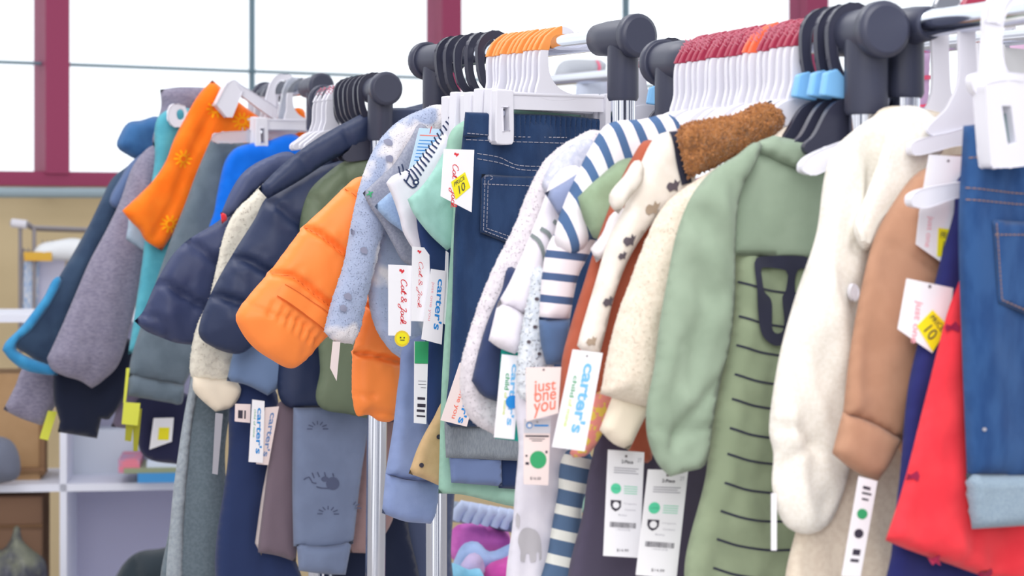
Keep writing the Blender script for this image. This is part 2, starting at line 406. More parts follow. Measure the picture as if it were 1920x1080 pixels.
# ---------------------------------------------------------------- the room
KW, CW = .6, 7.9
def wab(px): Y = PY(px, CW, KW); return (px-960)/F*Y, Y
wx = [wab(p) for p in (-500, 80, 125, 822, 858, 1505, 1545, 2500)]
Wn = Vector((KW, -1, 0)).normalized(); We = Vector((1, KW, 0)).normalized()
def wbox(name, pxa, pxb, z0, z1, m, off=0, th=.08, parent=None, kind='structure', bevel=0):
    a = wab(pxa); b = wab(pxb); A = Vector((a[0], a[1], 0)); B = Vector((b[0], b[1], 0))
    vs = []
    for q in (A, B):
        for o_ in (off, off-th):
            for z in (z0, z1): vs.append(tuple(q+Wn*o_+Vector((0, 0, z))))
    fs = [(0, 1, 3, 2), (4, 6, 7, 5), (0, 4, 5, 1), (2, 3, 7, 6), (0, 2, 6, 4), (1, 5, 7, 3)]
    o = mk(name, vs, fs, m, parent, False, kind=kind)
    return o
M_maroon = mat('frame_maroon', (160, 68, 104), .5, bump=0)
M_wall = mat('wall_beige', (216, 198, 160), .9, (208, 190, 152), nscale=3, bump=.05)
M_mull = mat('mullion_grey', (110, 140, 155), .5, bump=0)
M_floor = mat('floor_tile', (188, 182, 178), .5, (176, 170, 168), nscale=4, bump=.03)
mk('floor', [(-9, -1, 0), (9, -1, 0), (9, 14, 0), (-9, 14, 0)], [(0, 1, 2, 3)], M_floor, None, False, kind='structure')
wbox('wall_back', -500, 2500, 0, 1.392, M_wall)
wbox('trim_1', -500, 2500, 1.39, 1.437, M_maroon, off=.02, th=.12)
for i, (a, b) in enumerate(((80, 125), (822, 858), (1505, 1545))):
    wbox('trim_%d' % (i+2), a, b, 1.43, 3.1, M_maroon, off=.03, th=.12)
wbox('trim_5', -500, 2500, 3.1, 3.3, M_maroon, off=.02, th=.12)
M_glass = mat('window_glass', (250, 252, 255), .0, bump=0, trans=1, spec=.2)
M_glass.node_tree.nodes['Principled BSDF'].inputs['IOR'].default_value = 1.05
for i, (a, b, ms) in enumerate(((-500, 80, (-180,)), (125, 822, (478,)), (858, 1505, (1180,)), (1545, 2500, (1900,)))):
    vs, fs = [], []
    def bar(pxa, pxb, z0, z1, off, th):
        A = wab(pxa); B = wab(pxb); k0 = len(vs)
        for q in (Vector((A[0], A[1], 0)), Vector((B[0], B[1], 0))):
            for o_ in (off, off-th):
                for z in (z0, z1): vs.append(tuple(q+Wn*o_+Vector((0, 0, z))))
        fs.extend([tuple(k0+j for j in f) for f in ((0, 1, 3, 2), (4, 6, 7, 5), (0, 4, 5, 1), (2, 3, 7, 6), (0, 2, 6, 4), (1, 5, 7, 3))])
    for z in (1.787, 2.55): bar(a, b, z, z+.009, -.01, .03)
    for m_ in ms: bar(m_-2.4, m_+2.4, 1.43, 3.1, -.01, .03)
    wf = mk('window_%d' % (i+1), vs, fs, M_mull, None, False, kind='structure')
    wbox('glass_pane', a, b, 1.43, 3.1, M_glass, off=-.02, th=.006, parent=wf, kind=None)
# ---------------------------------------------------------------- clothing racks
class Rack:
    def __init__(s, near, Y, far, k=None, Z=None):
        s.p = P(near[0], near[1], Y); Z = s.p.z; Yf = (Z-CZ)*F/(H0-far[1]) if isinstance(far, tuple) else None
        s.q = P(far[0], far[1], Yf); s.d = (s.q-s.p)/(s.q.y-s.p.y); s.k = -s.d.x
    def at(s, Y): return s.p+s.d*(Y-s.p.y)
    def c(s, Y): p = s.at(Y); return p.y-s.k*p.x
M_blk2 = mat('fitting_black', (56, 60, 80), .42, bump=.06, bscale=400, spec=.5)
def build_rack(R, label, r=.013, capr=.025, far_post=True, near_post=True, posts_r=.0145, sock=.075, lean=0, foot=.2):
    u = (R.q-R.p).normalized(); base = (R.p+R.q)/2; base.z = 0
    t = thing('clothing_rack', label, 'clothing rack', base, 'chrome and black clothing racks')
    tube('rail', [R.p, R.q], r, M_chr, t, 20)
    for pt, sg, post in ((R.p, 1, near_post), (R.q, -1, far_post)):
        if not post: continue
        e = u*sg
        cap = tube('end_cap', [pt-e*capr*1.4, pt-e*capr*1.32, pt-e*capr*1.22, pt-e*capr*.85, pt-e*capr*.8], [capr*.8, capr*.97, capr, capr, capr*.9], M_blk2, t, 28)
        j = tube('rail_joint', [pt-e*capr*.85, pt+e*capr*.9, pt+e*capr*1.9, pt+e*capr*2.0], [capr*.82, capr*.82, capr*.74, capr*.66], M_blk2, t, 24)
        tube('socket', [pt+Vector((0, 0, .0)), pt-Vector((0, 0, sock-.004)), pt-Vector((0, 0, sock))], [posts_r*1.28, posts_r*1.28, posts_r*1.15], M_blk2, t, 24)
        f = Vector((pt.x, pt.y, .03))
        f.x += lean
        tube('post', [pt-Vector((0, 0, sock*.9)), f], posts_r, M_chr, t, 24)
        s_ = Vector((-u.y, u.x, 0))
        tube('foot_bar', [f-s_*foot, f+s_*foot], .014, M_chr, t, 12)
        for q in (-1, 1):
            c0 = f+s_*(foot-.01)*q; tube('caster', [c0-u*.01, c0+u*.01], .028, M_blk2, t, 16)
    return t
RA = Rack((1624, 60), 1.93, (1262, 115)); RB = Rack((1168, 70), 2.52, (818, 112))
RC = Rack((713, 168), 3.33, (615, 186)); RD = Rack((592, 163), 4.17, (505, 176)); RE = Rack((1900, 22), 1.805, (1728, 46))
# rack E is met from its far end: its black T stands behind rack A's cap, the rail comes forward out of the frame
RE.near_far = True
pE = RE.at(1.60); RE.p, RE.q = pE, RE.at(1.953)
build_rack(RA, 'clothing rack whose round black end cap is largest, over the burgundy-tabbed hangers', capr=.0258, posts_r=.0155)
build_rack(RB, 'clothing rack with round black cap above the orange-tabbed hangers and denim trousers', capr=.0258)
build_rack(RC, 'clothing rack with round black cap standing above the navy puffer coat collar', capr=.0262, posts_r=.0155, sock=.08, lean=-.016)
build_rack(RD, 'clothing rack with the leftmost black end cap, beside the blue top', r=.013, capr=.0262, sock=.085)
build_rack(RE, 'clothing rack at the right edge carrying jeans and red top', capr=.021, r=.0125, near_post=False, sock=.065, foot=.012)
RG = Rack((1262, 112), 2.75, (1175, 128)); 
build_rack(RG, 'clothing rack showing only a small cap beside the black hook left of burgundy tabs', capr=.017, far_post=False, near_post=True)
RJ = Rack((1990, 62), 3.4, (1640, 95)); build_rack(RJ, 'background clothing rack behind the big white hangers at the right edge', near_post=False, far_post=False)
RH = Rack((1160, 140), 4.6, (960, 158))
build_rack(RH, 'background clothing rack seen under the chrome rail between white hanger and black post', capr=.02, near_post=False, far_post=False)
# ---------------------------------------------------------------- hangers (local frame: x across, z up, rail centre at origin)
def lmesh(name, outline, m, parent, th, y=0, soft=True, step=.004, hole=None, bevel=True):
    pts = catmull(outline, step) if soft else [np.array(p[:2], float) for p in outline]
    hp = catmull(hole, step) if hole else []
    N, M = len(pts), len(hp); q = list(pts)+list(hp); qn = np.array([tuple(p[:2]) for p in q])
    ed = [(i, (i+1) % N) for i in range(N)]+[(N+i, N+(i+1) % M) for i in range(M)]
    vo, eo, fo, *_ = delaunay_2d_cdt([Vector((p[0]*100, p[1]*100)) for p in q], ed, [], 1, 1e-5)
    V = np.array([tuple(v) for v in vo])/100; cen = np.array([V[list(f)].mean(0) for f in fo]); ok = inside(cen, qn[:N])
    if hole: ok &= ~inside(cen, qn[N:])
    fo = [tuple(f) for f, z in zip(fo, ok) if z]; nv = len(V)
    vs = [(v[0], y-th/2, v[1]) for v in V]+[(v[0], y+th/2, v[1]) for v in V]
    fs = list(fo)+[tuple(i+nv for i in f[::-1]) for f in fo]+[(a, b, b+nv, a+nv) for a, b in ed]
    o = mk(name, vs, fs, m, parent, False)
    if bevel:
        bm = o.modifiers.new('bevel', 'BEVEL'); bm.width = th*.22; bm.segments = 2; bm.limit_method = 'ANGLE'; bm.angle_limit = 1
    return o
def hk(px, py): return ((px-1046)*.00066, -(py-80)*.00066)
HOOK = [hk(*p)+p[2:] for p in ((1000, 178), (1003, 140), (1004, 100), (1012, 76), (1030, 56), (1052, 45), (1068, 47), (1081, 57), (1066, 59), (1050, 62), (1033, 72), (1024, 90), (1023, 115), (1028, 138), (1042, 156), (1062, 167), (1100, 178))]
TAB = [hk(*p)+(1,) for p in ((1002.5, 91), (1008, 79), (1018, 64), (1031, 54), (1044, 46.5), (1054, 43.5), (1054, 62.5), (1043, 65.5), (1033, 73), (1027, 83), (1025, 91))]
def hook_parts(t, tabm, num=True):
    lmesh('hook', HOOK, M_pla, t, .0046)
    tb = lmesh('size_tab', TAB, tabm, t, .0056, soft=False)
    if num:
        V, fs = textgeo('12M', .01, 0); a = math.radians(58); ca, sa = math.cos(a), math.sin(a); vs = []
        for x, y in V:
            u, v = (x-.5)*.014, (y-.5)*.0058; vs.append((-.0182+u*ca-v*sa, -.0031, .0112+u*sa+v*ca))
        mk('lettering', vs, fs, mat('tab_print', (206, 130, 148), .5, bump=0), tb, False)
def pants_hanger(tabm, label, group=None):
    t = thing('clip_hanger', label, 'hanger', (0, 0, 0), group); ORG[t.name] = Vector((0, 0, 0))
    hook_parts(t, tabm, False)
    b = lmesh('bar', [hk(918, 172)+(1,), hk(1175, 172)+(1,), hk(1175, 203)+(1,), hk(918, 203)+(1,)], M_pla, t, .004, soft=False)
    lmesh('bar_rib', [hk(918, 171)+(1,), hk(1175, 171)+(1,), hk(1175, 177)+(1,), hk(918, 177)+(1,)], M_pla, b, .008, soft=False)
    for cx in (922, 1168):
        cl = lmesh('clip', [hk(cx-19, 168)+(1,), hk(cx+19, 168)+(1,), hk(cx+20, 262), hk(cx+16, 268), hk(cx-16, 268), hk(cx-20, 262)], M_pla, t, .016,
              hole=[hk(cx-6, 200)+(1,), hk(cx+6, 200)+(1,), hk(cx+8, 242)+(1,), hk(cx-4, 244)+(1,)], soft=True)
        lmesh('spring', [hk(cx-6, 205)+(1,), hk(cx+6, 205)+(1,), hk(cx+5, 216)+(1,), hk(cx-5, 216)+(1,)], M_chr, cl, .006, soft=False)
    return t
def top_hanger(tabm, label, group=None):
    t = thing('top_hanger', label, 'hanger', (0, 0, 0), group); ORG[t.name] = Vector((0, 0, 0))
    hook_parts(t, tabm)
    lmesh('arms', [(-.035, -.058), (0, -.055), (.035, -.06), (.055, -.072), (.066, -.082), (.062, -.09), (.03, -.082), (-.03, -.082), (-.062, -.09), (-.066, -.082), (-.055, -.072)], M_pla, t, .007)
    return t
def black_hanger(label, group=None):
    t = thing('black_hanger', label, 'hanger', (0, 0, 0), group); ORG[t.name] = Vector((0, 0, 0))
    ro, ri = .0275, .0165; arc = [(ro*math.cos(a), ro*math.sin(a)+.001) for a in [math.radians(x) for x in range(20, 200, 20)]]
    out = arc+[(-.026, -.02), (-.021, -.038), (-.010, -.052), (-.006, -.07), (.012, -.07), (.010, -.058), (-.002, -.047), (-.012, -.033), (-.0165, -.018)]
    out += [(ri*math.cos(a), ri*math.sin(a)+.001) for a in [math.radians(x) for x in range(180, 0, -20)]]
    lmesh('hook', out, M_blk, t, .0048)
    lmesh('arms', [(-.018, -.062), (.024, -.062), (.052, -.094), (.064, -.106), (.058, -.114), (0, -.108), (-.044, -.112), (-.052, -.104), (-.042, -.094)], M_blk, t, .007)
    tb = lmesh('size_tab', [(-.030, -.036, 1), (-.018, -.032, 1), (-.006, -.044, 1), (-.010, -.060, 1), (-.034, -.057, 1)], M_blT, t, .0095, soft=False)
    tb['label'] = 'blue size tab'
    return t
def place(t, R, Y, dz=0): 
    p = R.at(Y); t.location = (p.x, p.y, p.z+dz); t.rotation_euler = (0, 0, math.atan(R.k))
W_ORD = ['nearest', 'second', 'third', 'fourth', 'fifth', 'sixth', 'seventh', 'eighth', 'ninth', 'tenth', 'eleventh', 'twelfth', 'thirteenth', 'fourteenth', 'fifteenth', 'sixteenth', 'seventeenth', 'eighteenth', 'nineteenth', 'twentieth']
def place_copies(proto, R, Ys, labels, group, tilt=.06):
    rr = random.Random(5)
    for i, Y in enumerate(Ys):
        o = proto if i == 0 else dup(proto, (0, 0, 0), labels[i], group)
        if i == 0: o['label'] = labels[0]; o['group'] = group
        place(o, R, Y); o.rotation_euler = (rr.uniform(-.02, .02), rr.uniform(-.04, .04) if i else 0, math.atan(R.k)+(rr.uniform(-tilt, tilt) if i else 0))
n = 11
place_copies(pants_hanger(M_orT, ''), RB, [2.637+.0105*i+.0022*math.sin(i*1.9) for i in range(n)],
    ['%s white clip hanger with orange size tab, counted back from the denim trousers' % W_ORD[i] for i in range(n)], 'orange-tabbed clip hangers')
n = 19
mats = {5: M_orT2, 8: M_orT2}
pr = top_hanger(M_buT, ''); lab = ['%s white hanger with burgundy size tab, counted back from the big black cap' % W_ORD[i] for i in range(n)]
place_copies(pr, RA, [2.012+.0130*i+.002*math.sin(i*2.3) for i in range(n)], lab, 'burgundy-tabbed hangers')
hs = [o for o in COL.objects if o.get('group') == 'burgundy-tabbed hangers']
for i in (6, 7):
    for ch in hs[i].children:
        if ch.name.startswith('size_tab'):
            ch.data = ch.data.copy(); ch.data.materials[0] = M_orT2
    hs[i]['label'] = hs[i]['label'].replace('burgundy size tab', 'red-orange size tab'); hs[i]['group'] = 'burgundy-tabbed hangers'
lab = ['black hanger with blue size tab, nearest the big black cap, neck above the sage romper', 'black hanger with blue size tab, second from the big black cap',
       'black hanger with blue size tab, touching the first burgundy-tabbed hanger', 'black hanger with blue tab beside lone burgundy tab, far end of burgundy row']
bh = black_hanger(''); place_copies(bh, RA, [1.952, 1.972, 1.996], lab[:3], 'black hangers by the big black cap', .05)
b4 = dup(bh, (0, 0, 0), lab[3], 'black hangers by the big black cap'); place(b4, RG, 2.757)
lb = top_hanger(M_buT, 'lone white hanger with burgundy size tab right of the middle black cap'); place(lb, RG, 2.805)
bs = dup(bh, (0, 0, 0), ''); place(bs, RB, 2.762)
for ch in list(bs.children):
    if ch.name.startswith('size_tab'): bpy.data.objects.remove(ch)
yy = [2.762, 2.79, 2.805, 2.832, 2.85]
place_copies(bs, RB, yy, ['%s black hanger behind the orange-tabbed row at the far end of its rail' % W_ORD[i] for i in range(5)], 'black hangers on the middle rail', .25)
cs = dup(bs, (0, 0, 0), '')
yy = [3.36+.026*i for i in range(6)]
place_copies(cs, RC, yy, ['%s black hanger behind the cap above the navy puffer coat' % W_ORD[i] for i in range(6)], 'black hangers over the puffer coats', .12)
ws = top_hanger(M_pla, '')
place_copies(ws, RC, [3.53+.025*i for i in range(4)], ['%s pale hanger between the two left black caps' % W_ORD[i] for i in range(4)], 'pale hangers between the left caps', .1)
w2 = pants_hanger(M_grT, '')
place_copies(w2, RD, [4.25+.035*i for i in range(7)], ['%s pale clip hanger left of the leftmost black cap' % W_ORD[i] for i in range(7)], 'pale hangers over the blue top', .25)
# the three big white hangers at the right edge
def hook_big(name, label, c, pts, tab, tabm, arm, extra=()):
    t = thing(name, label, 'hanger', PL(arm[0][0], arm[0][1], c, RE.k)); 
    plate('hook', pts, c, RE.k, M_pla, t, .004); tb = plate('size_tab', tab, c, RE.k, tabm, t, .006)
    plate('arms', arm, c, RE.k, M_pla, t, .008)
    for e in extra: plate('lower_arm', e, c, RE.k, M_pla, t, .008)
    return t
hook_big('top_hanger', 'big white hanger with grey size tab holding the cream knit cardigan', 1.752,
    [(1745, 52), (1746, 170), (1730, 210), (1690, 245), (1700, 275), (1840, 290), (1800, 230), (1785, 190), (1779, 140), (1778, 52), (1783, 20), (1800, 8), (1818, 12), (1812, -10), (1790, -22), (1762, -8), (1750, 20)],
    [(1744, 55, 1), (1750, 18), (1764, -10), (1790, -25, 1), (1795, 5, 1), (1785, 18), (1779, 55, 1)], M_grT,
    [(1502, 322), (1500, 308), (1515, 292), (1560, 272), (1640, 245), (1720, 225), (1840, 235), (1840, 262), (1720, 262), (1640, 280), (1560, 312), (1525, 328)])
hook_big('top_hanger', 'big white hanger with burgundy size tab holding the tan sweater', 1.695,
    [(1797, 46), (1795, 150), (1775, 200), (1740, 250), (1850, 262), (1850, 230), (1835, 190), (1829, 120), (1829, 46), (1840, 18), (1860, 10), (1858, -10), (1830, -14), (1806, 12)],
    [(1797, 48, 1), (1803, 15), (1818, -12), (1840, -25, 1), (1848, 3, 1), (1834, 20), (1829, 48, 1)], M_buT,
    [(1708, 290), (1705, 272), (1720, 262), (1770, 250), (1850, 235), (1850, 262), (1780, 276), (1735, 288)])
hook_big('clip_hanger', 'big white clip hanger gripping the jeans at the right edge', 1.588,
    [(1850, 170), (1842, 60), (1850, 10), (1890, -30), (1930, -40), (1990, -10), (1985, 20), (1930, -5), (1895, 10), (1878, 50), (1885, 130), (1930, 170)],
    [(1844, 40, 1), (1855, 0), (1890, -32, 1), (1896, -8, 1), (1880, 12), (1872, 45, 1)], M_pla,
    [(1822, 140), (1920, 138), (2080, 145), (2080, 190), (1920, 185), (1830, 180)],
    extra=())
t = [o for o in COL.objects if o.get('label', '').startswith('big white clip')][0]
cl = plate('clip', [(1836, 175), (1838, 158), (1905, 155), (1912, 180), (1922, 300), (1918, 310), (1852, 315), (1846, 306)], 1.580, RE.k, M_pla, t, .016, hole=[(1868, 200, 1), (1885, 200, 1), (1894, 268, 1), (1880, 272, 1)])
plate('spring', [(1868, 215, 1), (1888, 215, 1), (1892, 262, 1), (1880, 266, 1)], 1.583, RE.k, mat('steel_green', (140, 165, 165), .3, bump=0, metal=.7), cl, .004, soft=False)
la = thing('top_hanger', 'white hanger arm tip crossing the yellow-stickered tag left of the jeans', 'hanger', PL(1750, 390, 1.64, RE.k))
plate('arms', [(1706, 385), (1704, 368), (1722, 356), (1770, 346), (1850, 335), (1990, 330), (1990, 355), (1850, 362), (1780, 374), (1730, 390)], 1.632, RE.k, M_pla, la, .009)
plate('hook', [(1960, 345), (1965, 200), (1955, 60), (1975, 20), (2010, 15), (2040, 40), (2025, 50), (2008, 34), (1985, 38), (1978, 70), (1985, 200), (1990, 345)], 1.632, RE.k, M_pla, la, .004)
# ---------------------------------------------------------------- garments, each in the plane its hanger gives it
kA, kB, kC, kD, kE = RA.k, RB.k, RC.k, RD.k, RE.k
def G(name, label, cat, px, py, c, k, group=None): return thing(name, label, cat, PL(px, py, c, k), group)
# ===== right-edge rack
denim = fab('denim', (48, 84, 134), (36, 70, 120), nscale=60, bump=.5, bscale=1800, stretch=(1, 1, .35))
denim2 = fab('denim_dark', (42, 66, 104), (34, 56, 92), nscale=50, bump=.5, bscale=1800, stretch=(1, 1, .35))
cuffg = fab('denim_inside', (150, 168, 182), (130, 150, 168), nscale=900)
t = G('jeans', 'mid-blue jeans with turned-up pale cuff hanging at the right edge', 'jeans', 1900, 990, 1.60, kE)
jb = Cloth('trousers', [(1806, 236, 1), (1925, 222), (2075, 236, 1), (2090, 560), (2070, 898, 1), (1955, 902, 1), (1950, 620), (1944, 600), (1938, 640), (1930, 896, 1), (1813, 894, 1), (1803, 640), (1797, 420)], 1.60, kE, denim, t, T=.010, R=.02, fold=.003,
    creases=[([(1800, 332), (1925, 340), (2070, 336)], .002, .0012), ([(1944, 600), (1940, 330)], .002, .0012)])
cf = Cloth('cuff', [(1811, 888, 1), (1932, 890, 1), (1938, 985, 1), (1822, 992, 1)], 1.597, kE, cuffg, t, T=.012, R=.008)
Cloth('cuff', [(1952, 896, 1), (2072, 892, 1), (2066, 985, 1), (1950, 990, 1)], 1.597, kE, cuffg, t, T=.012, R=.008)
pk = Cloth('back_pocket', [(1862, 412, 1), (1925, 416), (1990, 412, 1), (1984, 560), (1928, 592, 1), (1872, 568, 1)], 1.586, kE, denim, t, T=.0015, R=.003, fold=.0006)
ribbon(pk, 'stitching', [[(1866, 418), (1876, 562, 1), (1926, 584, 1), (1980, 556, 1), (1986, 418)], [(1864, 440), (1988, 440)]], 2.2, M_stitchg, dash=(3, 1))
ribbon(jb, 'stitching', [[(1803, 352), (1925, 364), (2060, 356)], [(1803, 374), (1925, 384), (2060, 378)], [(1808, 296), (1925, 290)]], 2.2, M_stitchg, dash=(3, 1))
dot(jb, 'rivet', 1832, 803, 3.5, M_gray)
red = fab('red', (232, 62, 72), (224, 54, 66), nscale=30); redp = fab('red_print', (150, 35, 70), bump=.2)
t = Cloth('red_top', [(1806, 500), (1775, 590), (1738, 735), (1692, 915), (1660, 1013, 1), (1700, 1030), (1780, 1058), (1850, 1082), (1930, 1096, 1), (2040, 1100, 1), (2060, 420), (1960, 300), (1835, 310), (1812, 420)], 1.625, kE, red, None, T=.008, fold=.006, creases=[([(1806, 545), (1768, 650)], .003, .003)])
tag(t.obj, 'bright red top with small dark motifs hanging behind the jeans', 'top')
for x, y in ((1777, 614), (1704, 893), (1744, 1050), (1825, 960), (1840, 1075)):
    decal(t, 'printed_motif', [(x-9, y-7), (x-2, y-4), (x+8, y-12), (x+12, y-2), (x+9, y+8), (x+1, y+3), (x-8, y+7)], redp)
navyE = fab('navy_indigo', (42, 46, 104)); 
t = Cloth('navy_trousers', [(1800, 330), (1788, 400), (1768, 470), (1745, 560), (1722, 640), (1702, 730), (1688, 880), (1672, 1030), (1672, 1150), (1900, 1150), (1960, 600), (1900, 300)], 1.650, kE, navyE, None, T=.007)
tag(t.obj, 'dark navy garment glimpsed between the tan sweater and red top', 'trousers')
def price_sticker(cd, pts):
    cd.poly(pts, M_yel, 'price_sticker', 2)
    (x0, y0), (x1, y1), (x2, y2), (x3, y3) = pts
    def q(a, b): return ((x0*(1-a)+x1*a)*(1-b)+(x3*(1-a)+x2*a)*b, (y0*(1-a)+y1*a)*(1-b)+(y3*(1-a)+y2*a)*b)
    for s_, (a0, b0, a1, b1) in (('PRICE', (.12, .12, .88, .34)), ('10', (.28, .44, .74, .88))):
        V, fs = textgeo(s_, 0, .2)
        mk('lettering', [cd.uv(*q(a0+(a1-a0)*x, b1+(b0-b1)*y), 4) for x, y in V], fs, M_ink, cd.obj, False)
# tan sweater with its two stickered tags
tan = fab('tan', (186, 142, 116), (180, 136, 110), nscale=40, bump=.3)
t = G('tan_sweatshirt', 'tan brown sweatshirt with long ribbed-cuff sleeve between cream cardigan and red top', 'sweatshirt', 1640, 900, 1.69, kE)
Cloth('body', [(1745, 310), (1735, 420), (1700, 560), (1690, 850), (1900, 850), (1900, 310), (1800, 290)], 1.70, kE, tan, t, T=.006)
Cloth('sleeve', [(1748, 312), (1715, 328), (1675, 380), (1640, 445), (1615, 540), (1592, 670), (1580, 778, 1), (1630, 795), (1690, 828, 1), (1712, 750), (1742, 610), (1776, 500), (1800, 400), (1800, 320)], 1.685, kE, tan, t, T=.011, R=.035, fold=.005,
      creases=[([(1636, 452), (1670, 462), (1725, 505)], .0025, .0022)])
Cloth('cuff', [(1580, 772, 1), (1635, 792), (1692, 824, 1), (1668, 872), (1646, 902, 1), (1600, 882), (1560, 850, 1)], 1.683, kE, tan, t, T=.009, R=.016, fold=.002)
cd = Card('price_tag', [(1742, 290), (1815, 294), (1795, 492), (1715, 480)], 1.656, kE, M_white, t, outline=[(1742, 290), (1815, 294), (1795, 485), (1768, 494), (1717, 458), (1724, 395)])
price_sticker(cd, [(.45, .70), (.86, .70), (.86, .97), (.50, .97)])
cd.text('just one', (.15, .60, .32, .9), M_pinkp)
cd = Card('price_tag', [(1700, 522), (1787, 540), (1770, 670), (1683, 640)], 1.641, kE, M_white, t, outline=[(1700, 522), (1787, 540), (1780, 600), (1748, 662), (1683, 617)])
cd.text('just one', (.22, .3, .4, .95), M_pinkp, bold=.02); price_sticker(cd, [(.62, .38), (1.0, .55), (.74, .98), (.34, .68)])
# cream cardigan
cream = fab('cream_knit', (240, 237, 229), (233, 229, 219), nscale=300, bump=.5, bscale=700)
t = G('cream_cardigan', 'cream knitted hooded cardigan with buttons, right of the sage romper', 'cardigan', 1550, 1080, 1.74, kE)
Cloth('body', [(1640, 215), (1600, 400), (1560, 700), (1500, 960), (1492, 1150), (1700, 1150), (1720, 800), (1790, 500), (1800, 240), (1735, 205)], 1.748, kE, fab('cream_back', (226, 214, 196), (218, 204, 186), nscale=200, bump=.4), t, T=.006, fold=.004)
sl = Cloth('sleeve', [(1650, 212), (1600, 245), (1562, 283), (1545, 335), (1530, 440), (1490, 560), (1464, 655), (1448, 745), (1442, 810), (1450, 850), (1448, 915), (1470, 982), (1513, 1002), (1552, 985), (1576, 940), (1594, 870), (1604, 760), (1612, 640), (1625, 500), (1660, 420), (1715, 340), (1745, 280), (1735, 215), (1690, 200)], 1.733, kE, cream, t, T=.012, R=.035, fold=.009, fs=(34, 4), fang=.25,
      creases=[([(1640, 260), (1632, 330), (1590, 470)], .005, .004), ([(1442, 806), (1480, 800), (1530, 850)], .004, .005), ([(1448, 915), (1470, 860), (1520, 830)], .004, .003)])
hd = Cloth('hood', [(1688, 200), (1740, 208), (1775, 260), (1740, 320), (1700, 365), (1655, 420), (1625, 470), (1608, 455), (1600, 425), (1625, 360), (1650, 290), (1665, 230)], 1.713, kE, cream, t, T=.008, R=.012, fold=.003)
ribbon(hd, 'edge_binding', [[(1760, 270), (1700, 345), (1640, 410), (1618, 455)]], 9, fab('cream_bind', (240, 240, 232), bump=.3))
ribbon(hd, 'edge_binding', [[(1680, 215), (1650, 310), (1606, 415), (1612, 452)]], 8, fab('cream_bind', (240, 240, 232)))
for x, y in ((1600, 548), (1604, 705)): plate('button', [(x-8, y), (x, y-15), (x+8, y), (x, y+15)], 1.712, kE, M_pla, t, .004)
cd = Card('care_tag', [(1610, 893), (1645, 902), (1613, 1082), (1578, 1080)], 1.672, kE, M_white, t, hole=False)
cd.disc(.5, .36, .28, M_green, 'green_dot'); cd.disc(.5, .56, .25, M_ink, 'print'); cd.lines([(.3, .08, .7, .11), (.3, .14, .8, .16), (.35, .2, .7, .22), (.35, .72, .75, .78), (.3, .82, .75, .85)], M_ink)
Card('swing_tag', [(1446, 925), (1456, 925), (1456, 1032), (1446, 1032)], 1.728, kE, M_white, t, hole=False)

# ===== big-cap rack
sage = fab('sage', (152, 170, 150), (144, 162, 142), nscale=25, bump=.35); dk = fab('print_charcoal', (50, 52, 70), bump=.1)
t = G('sage_romper', 'sage green striped romper with large black letter print on a black hanger', 'romper', 1460, 1080, 1.86, kA)
sg2 = fab('sage_body', (150, 164, 136), (142, 156, 129), nscale=30, bump=.35)
bd = Cloth('body', [(1450, 256), (1405, 290), (1380, 400), (1370, 600), (1348, 720), (1326, 870), (1312, 1150), (1640, 1150), (1640, 330), (1560, 282), (1500, 272)], 1.868, kA, sg2, t, T=.008, R=.02, fold=.006, fs=(16, 2.5))
yoke = Cloth('yoke', [(1445, 262, 1), (1480, 278), (1550, 284, 1), (1620, 330), (1625, 490), (1500, 484), (1372, 478, 1), (1376, 380), (1405, 282)], 1.857, kA, sage, t, T=.004, R=.012, fold=.0025, fs=(14, 2.5), creases=[([(1400, 285), (1440, 300), (1490, 318), (1560, 326)], .002, .0012), ([(1372, 400), (1368, 520)], .004, .003)])
Cloth('collar', [(1450, 254, 1), (1500, 264), (1556, 276, 1), (1562, 310), (1530, 322), (1485, 312), (1440, 292), (1412, 276)], 1.850, kA, sage, t, T=.006, R=.006, fold=.0006)
L_ = []
for j, y in enumerate((528, 592, 646, 700, 746, 800, 848, 902, 955, 1008, 1062)):
    x0 = 1374-max(0, (y-600))*.105
    L_.append([(x0+4, y), (x0+50, y+14), (x0+120, y+22), (x0+230, y+18)])
ribbon(bd, 'woven_stripe', L_, 4.2, dk, eps=.0006)
pr_ = decal(bd, 'letter_print', [(1399, 492), (1404, 483), (1420, 480), (1500, 480), (1512, 486), (1508, 504), (1484, 505), (1482, 560), (1476, 590), (1474, 622), (1462, 640), (1444, 647), (1426, 640), (1412, 624), (1406, 590), (1401, 550)], dk, t,
      hole=[(1413, 503), (1425, 501), (1462, 506), (1467, 515), (1465, 544), (1457, 556), (1458, 600), (1455, 618), (1445, 624), (1434, 618), (1432, 590), (1431, 560), (1416, 545), (1412, 520)], eps=.0042)
decal(bd, 'letter_print', [(1525, 484), (1600, 486), (1602, 504), (1545, 506), (1545, 640), (1525, 640)], dk, t, eps=.0042, soft=False)
Cloth('sleeve', [(1425, 266), (1380, 292), (1330, 325), (1295, 370), (1268, 440), (1250, 530), (1236, 610), (1226, 690), (1212, 765), (1214, 820), (1232, 868), (1256, 894, 1), (1290, 884), (1322, 872), (1336, 800), (1350, 720), (1368, 650), (1378, 560), (1380, 440), (1390, 360), (1420, 300)], 1.838, kA, sage, t, T=.012, R=.045, fold=.0085, fs=(22, 5), fang=.15,
      creases=[([(1300, 400), (1312, 540), (1285, 720)], .010, .006), ([(1270, 640), (1262, 740), (1268, 830)], .005, .004), ([(1345, 720), (1290, 780), (1256, 840)], .006, .005), ([(1230, 800), (1270, 815), (1320, 800)], .004, .003), ([(1262, 520), (1330, 560), (1372, 540)], .01, .002)])
